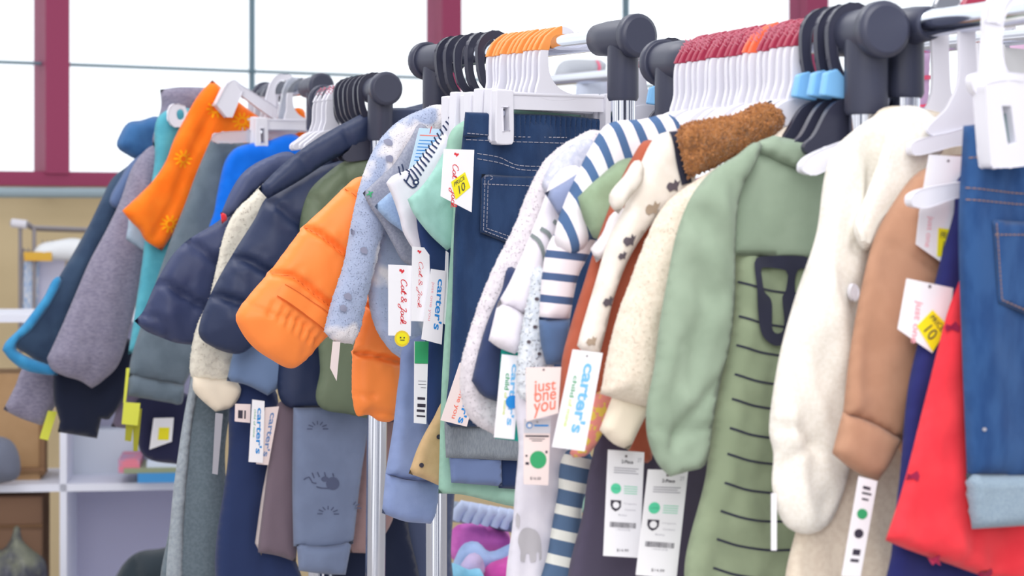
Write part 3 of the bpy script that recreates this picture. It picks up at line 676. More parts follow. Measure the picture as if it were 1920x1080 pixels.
# the two long barcode labels below
def long_label(quad, c, parent, kk=kA):
    cd = Card('barcode_label', quad, c, kk, M_white, parent)
    cd.text('2-Piece', (.38, .085, .70, .118), M_ink, rot=False, bold=.02); cd.text('2T', (.82, .06, .93, .095), M_gray, rot=False)
    cd.lines([(.18, .16+.022*i, .86-.07*(i % 2), .168+.022*i) for i in range(3)], M_gray)
    cd.disc(.26, .36, .145, M_mintp, 'recycled_dot'); cd.text('100%', (.15, .35, .37, .37), M_green, rot=False)
    cd.lines([(.48, .33+.022*i, .85, .336+.022*i) for i in range(4)], M_mintp)
    cd.poly([(.13, .47), (.42, .47), (.42, .53), (.36, .56), (.27, .575), (.18, .555), (.13, .52)], M_ink, 'shield_logo'); cd.disc(.275, .515, .09, M_white, 'shield_logo', 3)
    cd.text('Organic', (.5, .49, .85, .505), M_gray, rot=False); cd.text('Cotton', (.53, .545, .83, .56), M_gray, rot=False)
    cd.text('Baby', (.36, .60, .6, .617), M_gray, rot=False)
    rr = random.Random(3); x = .14; rows = []
    while x < .86:
        w_ = rr.choice((.008, .014, .022)); rows.append((x, .675, x+w_, .725)); x += w_+rr.choice((.01, .016))
    cd.lines(rows, M_ink, 'barcode'); cd.text('1 94133 5718', (.32, .735, .7, .752), M_gray, rot=False); cd.text('$14.99', (.36, .925, .68, .955), M_ink, rot=False)
    return cd
long_label([(1140, 843), (1208, 848), (1199, 1046), (1131, 1042)], 1.93, t)
long_label([(1215, 880), (1290, 882), (1268, 1085), (1192, 1078)], 1.90, t)
# cream sherpa
sher = fab('sherpa_cream', (234, 222, 206), (226, 213, 196), nscale=250, bump=.35, bscale=420, sheen=.3)
t = G('sherpa_jacket', 'cream sherpa fleece jacket tucked behind the sage romper sleeve', 'jacket', 1190, 840, 1.90, kA)
Cloth('sleeve', [(1488, 238), (1440, 262), (1395, 285), (1335, 318), (1290, 348), (1245, 385), (1215, 440), (1184, 520), (1158, 590), (1140, 660), (1126, 738, 1), (1160, 750), (1218, 766, 1), (1236, 700), (1262, 600), (1300, 480), (1340, 400), (1420, 340), (1500, 300)], 1.892, kA, sher, t, T=.016, R=.03, fold=.003, fuzz=.0016, tufts=2200, edge=.0008, step=.005, tuftlen=.0017)
Cloth('cuff', [(1150, 738, 1), (1138, 770), (1124, 806, 1), (1150, 832), (1180, 844, 1), (1196, 810), (1222, 758, 1), (1185, 742)], 1.90, kA, fab('rib_cream', (236, 224, 204), bump=.5), t, T=.009, R=.012, fold=.002)
# bear-print hoodie with brown fur hood
print_cream = fab('jersey_cream', (238, 231, 223), (230, 222, 212), nscale=60, bump=.3)
t = G('bear_print_hoodie', 'cream hoodie with dark bear motifs and brown faux-fur hood', 'hoodie', 1110, 660, 1.93, kA)
sl = Cloth('sleeve', [(1262, 246), (1228, 258), (1200, 310), (1170, 390), (1140, 450), (1116, 530), (1092, 610), (1082, 648, 1), (1100, 664), (1124, 666, 1), (1136, 620), (1152, 556), (1182, 480), (1230, 410), (1300, 350), (1290, 260)], 1.925, kA, print_cream, t, T=.010, R=.024, fold=.0045)
bear = fab('bear_print', (92, 84, 92), bump=.1); bear2 = fab('bear_print_tan', (168, 150, 132), bump=.1)
for x, y, s_, m_ in ((1252, 350, 1, bear), (1216, 392, 1.1, bear2), (1170, 452, 1, bear), (1158, 480, .7, bear), (1134, 566, .9, bear), (1102, 640, .8, bear2)):
    decal(sl, 'printed_bear', [(x-11*s_, y+2*s_), (x-6*s_, y-8*s_), (x+2*s_, y-6*s_), (x+4*s_, y-14*s_), (x+9*s_, y-8*s_), (x+14*s_, y-12*s_), (x+9*s_, y+2*s_), (x+10*s_, y+9*s_), (x+3*s_, y+6*s_), (x-5*s_, y+10*s_)], m_)
fur = fab('brown_fur', (186, 128, 78), (168, 112, 66), nscale=180, bump=.5, bscale=300, sheen=.4, stretch=(1, 1, .5))
f_ = Cloth('fur_hood', [(1272, 244), (1320, 225), (1380, 214), (1425, 194), (1455, 200), (1470, 225), (1462, 246), (1410, 276), (1350, 308), (1290, 334, 1), (1280, 300)], 1.905, kA, fur, t, T=.016, R=.02, fold=.003, fuzz=.002, tufts=5500, tuftlen=.0042, edge=.0008, step=.005)
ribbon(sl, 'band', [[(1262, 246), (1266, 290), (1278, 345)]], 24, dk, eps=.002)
Cloth('short_sleeve', [(1198, 300), (1170, 330), (1142, 366), (1146, 388), (1160, 402, 1), (1180, 372), (1205, 340)], 1.908, kA, print_cream, t, T=.007, R=.01)
Cloth('lining', [(1430, 196), (1445, 188), (1490, 215), (1510, 250), (1490, 262), (1462, 240)], 1.915, kA, dk, t, T=.004)
t = Cloth('white_onesie', [(1150, 398), (1128, 440), (1107, 466, 1), (1118, 492, 1), (1132, 480), (1170, 430), (1190, 395)], 1.94, kA, fab('white_jersey', (240, 236, 240), bump=.3), None, T=.006)
tag(t.obj, 'scrap of white onesie sleeve poking out beside the rust garment', 'onesie')
t = Cloth('rust_top', [(1216, 262), (1185, 296), (1150, 370), (1120, 450), (1095, 530), (1070, 610), (1052, 690), (1058, 830), (1110, 842), (1135, 780), (1190, 862), (1222, 862), (1240, 600), (1260, 300)], 1.958, kA, fab('rust', (176, 94, 72), (170, 88, 66), nscale=40), None, T=.007, fold=.002)
tag(t.obj, 'rust-red top showing as a narrow strip left of the bear-print sleeve', 'top')
t = Cloth('floral_top', [(1112, 740), (1100, 790), (1068, 850), (1075, 858), (1105, 850), (1140, 790), (1150, 740)], 1.948, kA, fab('floral', (238, 150, 140), (236, 205, 90), nscale=130, mixr=(.5, .56)), None, T=.005)
tag(t.obj, 'pink and yellow patterned scrap of clothing right of the big lettered tag', 'top')
t = Cloth('sage_tee', [(1180, 296), (1120, 335), (1083, 370, 1), (1094, 410), (1112, 446, 1), (1150, 455), (1220, 420), (1250, 330)], 1.972, kA, fab('sage_tee', (146, 168, 140), (136, 156, 128), nscale=40), None, T=.007)
tag(t.obj, 'small sage green tee sleeve between striped hoodie and rust top', 't-shirt')
t = Cloth('charcoal_trousers', [(1140, 770), (1112, 850), (1096, 940), (1086, 1150), (1330, 1150), (1330, 830), (1250, 770)], 1.995, kA, fab('charcoal_purple', (84, 78, 98)), None, T=.007)
tag(t.obj, 'charcoal purple trousers hanging behind the two long barcode labels', 'trousers')
# striped hoodie
sA = stripes('cloth_stripe_diag', (240, 236, 242), (78, 108, 150), (1140, 232), (65, -27), 37, .42, 2.0, kA)
sB = stripes('cloth_stripe_level', (240, 234, 240), (76, 98, 138), (1040, 470), (-.1, 1), 42, .34, 2.0, kA)
slate = fab('slate', (84, 108, 146), bump=.3)
t = G('striped_hoodie', 'white and blue striped hoodie with solid slate-blue sleeve cuff', 'hoodie', 1040, 686, 2.0, kA)
Cloth('lower_sleeve', [(1042, 436), (1024, 470), (1015, 530), (1010, 604, 1), (1068, 600, 1), (1084, 520), (1108, 470), (1120, 430), (1080, 420)], 2.0, kA, sB, t, T=.011, R=.02, fold=.002)
Cloth('upper_sleeve', [(1265, 220), (1200, 224), (1140, 232), (1112, 268), (1080, 330), (1056, 385), (1040, 436), (1044, 462), (1080, 478), (1112, 440), (1150, 380), (1210, 330), (1275, 290)], 1.992, kA, sA, t, T=.010, R=.02, fold=.002)
Cloth('cuff', [(1010, 600, 1), (1069, 597, 1), (1066, 640), (1058, 684, 1), (1024, 684, 1), (1014, 645)], 1.998, kA, slate, t, T=.009, R=.012, fold=.001)
sC = stripes('cloth_stripe_trouser', (226, 228, 222), (84, 108, 140), (1050, 868), (-.22, 1), 47, .6, 2.02, kA)
t = Cloth('striped_trousers', [(1062, 846), (1045, 930), (1028, 1030), (1012, 1150), (1084, 1150), (1092, 950), (1112, 860)], 2.02, kA, sC, None, T=.008, R=.02)
tag(t.obj, 'navy and cream wide-striped trouser leg left of charcoal purple trousers', 'trousers')
# white sweatshirt
wh = fab('white_sweat', (240, 236, 244), (234, 229, 238), nscale=60, bump=.3)
t = G('white_sweatshirt', 'white sweatshirt with grey sleeve stripes and blue-grey collar left of striped hoodie', 'sweatshirt', 955, 660, 2.05, kA)
sl = Cloth('sleeve', [(1040, 330), (1012, 395), (988, 455), (955, 530), (932, 570, 1), (960, 578), (986, 594, 1), (1006, 560), (1022, 500), (1045, 440), (1075, 390), (1100, 340), (1080, 310)], 2.05, kA, wh, t, T=.009, R=.024, fold=.0035)
Cloth('cuff', [(933, 568, 1), (960, 576), (986, 592, 1), (975, 655), (965, 664, 1), (935, 652), (916, 638, 1)], 2.048, kA, wh, t, T=.007, R=.011, fold=.0015)
ribbon(sl, 'sleeve_stripe', [[(992, 440), (1004, 452), (1020, 500)], [(1008, 428), (1024, 440), (1036, 470)], [(1032, 414), (1044, 424), (1052, 440)]], 8, fab('stripe_grey', (130, 140, 140)), eps=.002)
Cloth('collar', [(1100, 314, 1), (1060, 340), (1021, 362, 1), (1036, 385), (1056, 418, 1), (1080, 370), (1110, 330)], 2.032, kA, fab('bluegrey', (142, 154, 188), bump=.4), t, T=.004, R=.008, fold=.001)
terry = fab('terry_print', (226, 232, 238), (212, 220, 230), nscale=220, bump=.6, bscale=500)
t = Cloth('dotted_terry_top', [(1012, 500), (990, 560), (975, 640), (968, 700), (975, 745), (1000, 750), (1035, 740), (1032, 640), (1022, 560)], 2.028, kA, terry, None, T=.01, R=.02, fuzz=.0012, tufts=500, edge=.0008)
tag(t.obj, 'pale terry top with tiny dark dots under the striped hoodie cuff', 'top')
for x, y in ((1000, 560), (996, 612), (1002, 662), (985, 640)): dot(t, 'printed_spot', x, y, 3.5, bear, eps=.002)
whp = fab('white_print_leg', (228, 226, 236), (220, 218, 230), nscale=30)
t = Cloth('elephant_print_trousers', [(985, 700), (972, 850), (963, 960), (957, 1150), (1030, 1150), (1045, 1000), (1062, 860), (1070, 760)], 2.04, kA, whp, None, T=.011, R=.03, fold=.003, creases=[([(985, 900), (978, 1080)], .006, .003)])
tag(t.obj, 'white trouser leg with a grey elephant print', 'trousers')
eg = fab('elephant_grey', (186, 184, 190), bump=.1)
ele = decal(t, 'printed_elephant', [(968, 1002), (975, 990), (988, 988), (1000, 995), (1006, 1010), (1007, 1045), (1003, 1048), (1000, 1030), (996, 1050), (988, 1052), (986, 1035), (980, 1036), (978, 1052), (970, 1050), (970, 1030), (966, 1015)], eg)
decal(t, 'printed_leaf', [(966, 960), (970, 966), (968, 990), (964, 985)], eg)
# grey sherpa jacket
sg = fab('sherpa_grey', (224, 218, 224), (215, 209, 216), nscale=200, bump=.4, bscale=420, sheen=.3)
t = G('grey_sherpa_jacket', 'pale grey sherpa jacket sleeve with navy lining, right of the denim trousers', 'jacket', 925, 815, 2.09, kA)
Cloth('sleeve', [(1125, 246), (1070, 262), (1024, 298), (994, 350), (962, 428), (928, 495), (900, 560), (876, 635), (862, 700), (868, 758), (888, 792), (924, 814, 1), (950, 800), (968, 760), (962, 690), (965, 600), (1010, 450), (1060, 340), (1140, 290)], 2.095, kA, sg, t, T=.014, R=.02, fold=.003, fuzz=.002, tufts=2600, edge=.001, step=.005, tuftlen=.0021)
Cloth('lining', [(960, 500), (940, 545), (915, 600), (898, 655), (884, 714, 1), (905, 742), (942, 756, 1), (972, 720), (985, 640), (990, 560)], 2.072, kA, fab('navy_soft', (56, 68, 104), bump=.3), t, T=.007, R=.015)
Cloth('shoulder', [(1110, 262), (1062, 278), (1030, 312), (1016, 350), (1030, 362), (1070, 335), (1115, 312)], 2.070, kA, fab('grey_sherpa_flat', (196, 200, 218), (212, 214, 228), nscale=200, bump=.7, bscale=500), t, T=.005, fuzz=.001)
# tags low on this rack
cd = Card('hang_tag', [(940, 655), (985, 658), (978, 828), (928, 822)], 2.055, kA, mat('card_teal', (20, 165, 150), .5, bump=0), t, hole=False)
cd = Card('hang_tag', [(941, 664), (978, 668), (964, 824), (926, 820)], 2.050, kA, M_white, t, hole=False)
cd.text('child', (.28, .22, .50, .42), M_green, bold=.02); cd.text('of mine', (.30, .45, .46, .72), M_lime, bold=.01)
cd.text("carter's", (.55, .10, .88, .84), M_lblue, bold=.025); cd.disc(.73, .555, .34, M_blue, 'blue_sticker', 3)
t2 = t
cd = Card('hang_tag', [(1074, 655), (1130, 662), (1096, 846), (1035, 838)], 1.885, kA, M_white, t2, label='large white hang tag with blue lettering')
cd.text("carter's", (.46, .12, .86, .83), M_lblue, bold=.03); cd.text('child', (.20, .26, .34, .48), M_green, bold=.015); cd.text('of mine', (.2, .5, .34, .78), M_lime, bold=.01)
cd = Card('hang_tag', [(986, 689), (1052, 688), (1046, 775), (987, 790)], 1.955, kA, M_pinkcard, t2, label='blush square hang tag with coral words')
cd.text('just', (.22, .26, .88, .55), M_coral, rot=False, bold=.01); cd.text('one', (.24, .50, .90, .68), M_coral, rot=False, bold=.01); cd.text('you', (.22, .70, .90, .98), M_coral, rot=False, bold=.01)
cd = Card('hang_tag', [(982, 785), (1032, 785), (1028, 910), (982, 908)], 1.965, kA, M_pinkcard, t2, label='long blush tag with green dot')
cd.poly([(0, 0), (1, 0), (1, .22), (0, .22)], mat('card_grey', (200, 202, 212), .6, bump=0), 'header', 1); cd.disc(.2, .10, .12, M_blue, 'round_logo', 2); cd.disc(.2, .10, .08, M_white, 'round_logo', 3); cd.lines([(.38, .09, .92, .115)], M_blue, lift=2)
cd.lines([(.05, .25, .95, .275), (.2, .30, .8, .31), (.3, .33, .7, .34)], M_ink); cd.disc(.56, .62, .33, M_green, 'green_dot')
cd.text('$16.00', (.25, .88, .68, .93), M_ink, rot=False); cd.lines([(.06, .55, .14, .58), (.06, .66, .2, .70), (.84, .48, .92, .52)], M_ink)
# ===== middle rack
t = G('denim_trousers', 'dark denim toddler trousers gripped by a white clip hanger, tag at waist', 'trousers', 1000, 800, 2.60, kB)
jb = Cloth('trousers', [(872, 214, 1), (960, 216), (1060, 222), (1165, 232, 1), (1168, 500), (1150, 800, 1), (1030, 802), (845, 800, 1), (835, 790), (842, 700), (848, 560), (852, 420), (862, 310)], 2.622, kB, denim2, t, T=.010, R=.02, fold=.003, fs=(20, 3))
wb = Cloth('waistband', [(872, 210, 1), (960, 213), (1060, 217), (1168, 228, 1), (1166, 262, 1), (1060, 262), (960, 262), (868, 256, 1)], 2.613, kB, denim2, t, T=.005, R=.004, fold=.001, step=.0025,
    creases=[([(956+9.5*i, 214), (956+9.5*i+(i % 3)-1, 258)], .0016, .0042) for i in range(21)])
ribbon(wb, 'stitching', [[(872, 250), (950, 256), (1060, 258)]], 1.6, M_stitch, dash=(3, 1))
pk = Cloth('back_pocket', [(903, 326, 1), (960, 330), (1030, 332, 1), (1028, 430), (966, 462, 1), (900, 436, 1)], 2.606, kB, denim2, t, T=.001, R=.003, fold=.0005)
ribbon(pk, 'stitching', [[(908, 330), (905, 432, 1), (962, 454, 1), (1020, 428)], [(914, 340), (911, 428, 1), (962, 446, 1)], [(905, 345), (1024, 350)], [(908, 330), (922, 332), (914, 340)]], 1.5, M_stitch, dash=(3, 1))
ribbon(jb, 'stitching', [[(888, 288), (930, 296), (960, 310), (1030, 312)], [(888, 298), (930, 306), (965, 318), (1030, 320)], [(870, 262), (950, 266), (1090, 270)]], 1.5, M_stitch, dash=(4, 1))
cd = Card('hang_tag', [(832, 279), (889, 281), (884, 398), (826, 398)], 2.565, kB, M_white, t, outline=[(832, 279), (889, 281), (884, 398), (826, 368)], label='white tag with red script and yellow sticker', hole=False)
cd.heart(.42, .09, .08, M_red); cd.script('Cat & Jack', (.22, .24, .52, 1.0 if 0 else .93), M_red, wd=.05)
price_sticker(cd, [(.28, .52), (.72, .36), (.92, .60), (.46, .80)])
cd = Card('hang_tag', [(862, 680), (903, 694), (875, 800), (826, 788)], 2.57, kB, M_pinkcard, t, label='blush tag with coral words', hole=False)
cd.text('just one you', (.30, .12, .52, .92), M_coral, bold=.01); cd.text("carter's", (.62, .10, .90, .97), M_blue, bold=.02)
mint = fab('mint', (160, 202, 184), (152, 194, 176), nscale=40)
def single(name, label, cat, out, c, k, m, **kw):
    q = Cloth(name, out, c, k, m, None, **kw); tag(q.obj, label, cat); return q
q = single('grey_joggers', 'folded grey ribbed waistband just below the denim trousers', 'trousers', [(833, 790, 1), (960, 795), (1090, 800, 1), (1085, 868, 1), (965, 864), (836, 858, 1)], 2.635, kB, fab('grey_rib', (142, 150, 158), (128, 136, 146), nscale=700, stretch=(1, 1, .2)), T=.007, R=.006)
q = single('slate_trousers', 'slate-blue folded trouser hem under the grey ribbed waistband', 'trousers', [(842, 850, 1), (940, 854, 1), (942, 912, 1), (846, 905, 1)], 2.642, kB, fab('slate_blue', (112, 130, 172)), T=.006, R=.006)
q = single('navy_shorts', 'navy shorts hem between slate-blue hem and mint garment', 'shorts', [(930, 850, 1), (1090, 856, 1), (1085, 925, 1), (935, 915, 1)], 2.65, kB, fab('navy_mid', (42, 60, 100)), T=.006)
q = single('mint_trousers', 'mint green garment whose edge runs down left of the denim trousers', 'trousers', [(860, 232), (850, 400), (838, 560), (828, 720), (822, 925, 1), (870, 928), (965, 950), (1100, 962, 1), (1120, 600), (1110, 236)], 2.665, kB, mint, T=.006, fold=.002, creases=[([(846, 480), (836, 700), (832, 920)], .0025, .002)])
q = single('mint_tank', 'mint sleeveless top with deep diagonal armhole beside the denim trousers', 'tank top', [(885, 225), (846, 262), (812, 320), (790, 350), (764, 374, 1), (775, 400), (806, 440), (838, 470, 1), (860, 450), (890, 350)], 2.70, kB, fab('mint_bright', (166, 214, 204), (158, 206, 195), nscale=40), T=.007, fold=.0035, creases=[([(775, 366), (800, 400), (848, 455)], .002, .0015), ([(800, 352), (850, 320)], .006, .002), ([(820, 400), (862, 350)], .006, .002)])
plate('hanger_slot', [(853, 262), (856, 243), (866, 238), (872, 255), (866, 268)], 2.682, kB, M_pla, q.obj, .003)
t = G('scooter_tee', 'white tee printed with a scooter and ticked neckline', 't-shirt', 790, 480, 2.74, kB)
q = Cloth('body', [(880, 222), (845, 240), (806, 275), (775, 312), (735, 330), (724, 343, 1), (736, 370), (748, 405), (758, 440), (790, 486), (815, 500), (840, 440), (880, 300)], 2.74, kB, fab('white_tee', (232, 230, 240)), t, T=.006, fold=.002)
ribbon(q, 'ticking', [[(774+i*5.0, 346-i*8.4), (762+i*5.1, 324-i*7.4)] for i in range(15)], 3.4, fab('navy_tick', (56, 66, 100), bump=.1), eps=.0015, soft=False)
ribbon(q, 'scooter_print', [[(757, 340), (764, 322), (758, 318)], [(752, 336), (768, 352), (776, 348)], [(742, 312), (748, 328)], [(748, 308), (754, 322)]], 3, fab('navy_tick', (56, 66, 100)), eps=.0015)
dot(q, 'scooter_print', 774, 342, 6, fab('navy_tick', (0, 0, 0)), eps=.0015); dot(q, 'scooter_print', 774, 342, 2.6, M_white, eps=.0022)
q = single('navy_tee', 'navy tee below the mint tank, behind the lettered tags', 't-shirt', [(785, 380), (782, 420), (790, 470), (798, 560), (796, 690), (800, 770), (806, 800), (836, 800), (858, 640), (858, 480), (838, 460), (808, 425)], 2.722, kB, fab('navy_tee', (44, 64, 110)), T=.006, fold=.003)
q = single('light_blue_tee', 'light blue woven sleeve poking left below the scooter tee', 't-shirt', [(740, 358), (720, 370), (702, 387, 1), (725, 412), (752, 432), (772, 448, 1), (790, 420), (775, 380)], 2.775, kB, fab('light_blue', (160, 188, 224), (150, 178, 216), nscale=300), T=.005)
t = G('grey_heather_tee', 'grey heather tee with angled sleeve between teddy fleece and scooter tee', 't-shirt', 750, 500, 2.80, kB)
q = Cloth('body', [(792, 232), (768, 262), (738, 308), (706, 338), (680, 362, 1), (694, 388), (716, 420), (738, 460), (758, 492), (790, 498), (815, 450), (820, 290)], 2.80, kB, fab('grey_heather', (160, 164, 180), (146, 150, 168), nscale=350), t, T=.006, fold=.0025, creases=[([(742, 318), (700, 360)], .002, .0015)])
cd = Card('paper_label', [(786, 240), (828, 242), (812, 320), (766, 318)], 2.76, kB, mat('paper_blue', (196, 222, 240), .6, bump=0), t, hole=False)
cd.lines([(.1, .16, .95, .18)], M_coral); cd.lines([(.12, .28+.08*i, .9-.2*(i % 2), .30+.08*i) for i in range(7)], M_blue); cd.lines([(.5, -.05, .54, .12)], M_red)
ribbon(q, 'green_fastener', [[(684, 366), (694, 360)], [(688, 358), (691, 370)]], 2.5, M_green, eps=.002)
# teddy fleece
ted = mat('cloth_teddy', (168, 180, 208), .95, (232, 228, 232), nscale=10, bump=.6, bscale=380, sheen=.3, spec=.1, mixr=(.52, .57))
t = G('teddy_fleece', 'fluffy blue-grey and white teddy fleece with puppy print', 'fleece', 660, 645, 2.84, kB)
Cloth('body', [(830, 200), (780, 214), (740, 262), (716, 350), (704, 450), (690, 540), (702, 610), (735, 660), (765, 674), (800, 660), (826, 500), (840, 260)], 2.858, kB, ted, t, T=.010, fuzz=.002, tufts=1500, edge=.0008, tuftlen=.0018)
q = Cloth('sleeve', [(832, 198), (780, 210), (736, 236), (702, 278), (678, 335), (660, 410), (645, 490), (620, 570), (607, 622, 1), (625, 638), (662, 646, 1), (676, 615), (690, 550), (708, 480), (724, 410), (750, 330), (800, 270), (845, 235)], 2.828, kB, ted, t, T=.016, R=.026, fuzz=.002, tufts=2600, edge=.001, step=.005, tuftlen=.002)
for x, y in ((718, 268), (716, 299), (652, 435), (640, 556), (632, 578), (668, 470)):
    decal(q, 'printed_puppy', [(x-5, y-5), (x+1, y-8), (x+6, y-2), (x+4, y+6), (x-3, y+4)], fab('puppy_grey', (140, 142, 164)), eps=.0035)
Card('swing_tag', [(624, 640), (638, 641), (631, 714), (619, 690)], 2.82, kB, M_pinkcard, t, hole=False)
# orange puffer
orp = puff('orange', (255, 142, 66))
t = G('orange_puffer_jacket', 'bright orange quilted puffer jacket in the middle of the racks', 'jacket', 600, 790, 2.90, kB)
Cloth('body', [(700, 330), (712, 450), (694, 540), (672, 610), (660, 690), (668, 778), (692, 778), (712, 790), (738, 786), (752, 720), (762, 640), (800, 500), (800, 330)], 2.925, kB, orp, t, T=.020, R=.03, fold=.003, step=.004,
    creases=[([(655, 660), (700, 668), (760, 682)], .0045, .014), ([(690, 572), (720, 576), (775, 590)], .0045, .013), ([(668, 770), (700, 772), (745, 778)], .004, .006), ([(668, 738), (690, 742)], .004, .004)])
osl = Cloth('sleeve', [(672, 332), (645, 352), (608, 388), (572, 422), (535, 470), (505, 510), (470, 550), (443, 590), (447, 612), (472, 648), (508, 674), (546, 691), (572, 676), (600, 645), (640, 602), (664, 540), (690, 470), (706, 400), (712, 340)], 2.888, kB, orp, t, T=.028, R=.045, fold=.003, step=.004,
    creases=[([(572, 426), (600, 448), (640, 482), (700, 520)], .0045, .015), ([(506, 512), (540, 520), (590, 560), (650, 600)], .0045, .013), ([(640, 352), (665, 372), (712, 388)], .0045, .009)]+[([(500+15*i, 566+10*i), (490+15*i, 590+10*i)], .003, .004) for i in range(8)]+[
             ([(462, 572), (500, 590), (545, 600), (590, 645)], .003, .003)])
ribbon(osl, 'cuff_strap', [[(508, 542), (555, 574), (606, 612)]], 24, orp, t, eps=.0035); ribbon(osl, 'cuff_strap_seam', [[(516, 532), (560, 560), (612, 598)], [(502, 553), (550, 586), (600, 624)]], 1.6, fab('orange_seam_and_shade', (214, 100, 44)), t, eps=.0042)
ribbon(osl, 'seam_shade', [[(574, 427), (600, 448), (640, 482), (690, 514)], [(508, 514), (540, 520), (590, 560), (640, 594)], [(644, 354), (665, 372), (700, 384)]], 1.8, fab('orange_seam_and_shade', (0, 0, 0)), t, eps=.0006)  # darker orange lines paint the shade that gathers in the quilting creases
# slate-blue sweatpants in front of the posts
blj = fab('pale_indigo', (140, 158, 202), (132, 150, 194), nscale=30)
t = G('pale_blue_joggers', 'pale blue-grey jogger leg with wide cuff crossing the chrome posts', 'trousers', 770, 980, 2.77, kB)
Cloth('leg', [(765, 640), (748, 710), (737, 800), (722, 892, 1), (760, 898), (826, 906, 1), (840, 800), (850, 640)], 2.765, kB, blj, t, T=.012, R=.02, fold=.003)
Cloth('cuff', [(723, 888, 1), (765, 900), (824, 902, 1), (818, 955), (808, 982, 1), (760, 978), (716, 962, 1)], 2.762, kB, blj, t, T=.011, R=.014, fold=.002)
t = single('khaki_shorts', 'khaki shorts leg with snap buttons next to the mint garment', 'shorts', [(838, 745), (812, 785), (785, 835), (766, 888, 1), (790, 896), (826, 912, 1), (855, 900), (860, 760)], 2.70, kB, fab('khaki', (206, 176, 134), (198, 168, 126), nscale=60), T=.008, fold=.003)
for x, y in ((784, 871), (817, 818)): dot(t, 'snap', x, y, 4.5, M_ink, eps=.0015)
# lettered tags in the gap, fastened to the scooter tee, navy tee and mint garment
sc = [o for o in COL.objects if o.get('label', '').startswith('white tee printed')][0]
cd = Card('hang_tag', [(728, 496), (773, 498), (770, 630), (728, 629)], 2.672, kB, M_white, sc, label='white tag with red script and gold seal', hole=False)
cd.heart(.56, .09, .11, M_red); cd.script('Cat & Jack', (.40, .20, .80, .84), M_red, wd=.05)
cd.disc(.60, 1.04, .34, M_ylw2, 'gold_seal', 2); cd.disc(.60, 1.04, .26, M_yel, 'gold_seal', 3)
cd.disc(.52, 1.025, .035, M_ink, 'seal_mark', 5); cd.disc(.68, 1.025, .035, M_ink, 'seal_mark', 5); cd.lines([(.50, 1.055, .70, 1.065)], M_ink, 'seal_mark', 5)
cd = Card('hang_tag', [(773, 462), (808, 464), (800, 603), (771, 602)], 2.668, kB, M_white, sc, outline=[(773, 462), (795, 464), (805, 478), (806, 520), (800, 603), (771, 602)], label='white tag with thin red script', hole=False)
cd.heart(.38, .07, .11, M_red); cd.script('Cat & Jack', (.25, .20, .62, .82), M_red, wd=.035)
cd = Card('hang_tag', [(808, 504), (836, 508), (828, 646), (790, 636)], 2.662, kB, M_white, sc, label='white tag with sky-blue lettering', hole=False)
cd.text("carter's", (.52, .12, .92, .82), M_blue, bold=.02); cd.text('just one you', (.14, .18, .34, .72), M_pinkp)
Card('hang_tag', [(836, 470), (841, 474), (838, 610), (830, 606)], 2.668, kB, M_white, sc, hole=False)
cd = Card('barcode_label', [(777, 640), (803, 640), (799, 795), (776, 793)], 2.69, kB, M_white, sc, label='white strip label with green top', hole=False)
cd.poly([(0, 0), (1, 0), (1, .27), (0, .27)], M_green, 'green_header', 2); cd.lines([(.3, .48, .9, .485), (.3, .52, .9, .525), (.5, .56, .9, .565), (.25, .68, .85, .71), (.25, .76, .9, .80), (.2, .83, .85, .86), (.2, .9, .9, .92)], M_ink)
# ===== puffer-coat rack
nv = puff('navy', (40, 52, 84)); nv2 = puff('navy_two', (52, 62, 98)); ol = puff('olive', (104, 118, 96))
t = G('olive_jacket', 'olive green padded jacket between navy puffer coat and orange puffer', 'jacket', 640, 770, 3.46, kC)
Cloth('body', [(720, 290), (655, 298), (607, 330), (578, 362), (562, 420), (560, 520), (588, 600), (600, 690), (596, 758), (650, 776), (720, 780), (780, 700), (790, 310)], 3.455, kC, ol, t, T=.014, R=.03, step=.007, creases=[([(648, 300), (652, 345), (700, 380)], .005, .007), ([(578, 365), (600, 385), (606, 410)], .005, .007), ([(606, 400), (640, 350), (700, 340)], .006, .007)])
t = G('navy_puffer_coat', 'dark navy quilted puffer coat with stand collar behind the black cap post', 'coat', 640, 770, 3.5, kC)
Cloth('body', [(880, 205), (740, 205), (690, 220), (600, 290), (540, 500), (522, 690), (530, 756), (590, 766), (800, 770), (870, 500)], 3.53, kC, nv, t, T=.02, R=.04, step=.008, creases=[([(520, 640), (650, 660), (850, 650)], .008, .01)])
Cloth('sleeve', [(700, 270), (640, 300), (580, 320), (530, 350), (498, 372), (478, 410), (440, 470), (398, 545), (372, 618), (384, 642), (442, 664), (472, 650), (505, 600), (560, 500), (620, 430), (720, 330)], 3.49, kC, nv, t, T=.032, R=.06, step=.0055, fold=.004,
      creases=[([(436, 480), (480, 500), (560, 540)], .008, .016), ([(396, 552), (440, 566), (520, 590)], .008, .014), ([(498, 376), (530, 400), (600, 460)], .008, .010)])
Cloth('stand_collar', [(866, 205), (780, 202), (700, 206), (650, 228), (600, 256), (552, 290), (515, 322), (484, 354, 1), (502, 373, 1), (560, 340), (630, 296), (720, 262), (866, 262)], 3.45, kC, nv, t, T=.014, R=.02, step=.007, fold=.003, creases=[([(640, 232), (655, 285)], .004, .005), ([(560, 290), (575, 326)], .004, .005)])
cs_ = fab('fleece_cream', (226, 222, 208), (212, 207, 194), nscale=120, bump=.4, bscale=300, mixr=(.5, .6))
t = G('speckled_fleece', 'cream speckled fleece squeezed between the two navy puffers, cream cuff below', 'fleece', 400, 760, 3.56, kC)
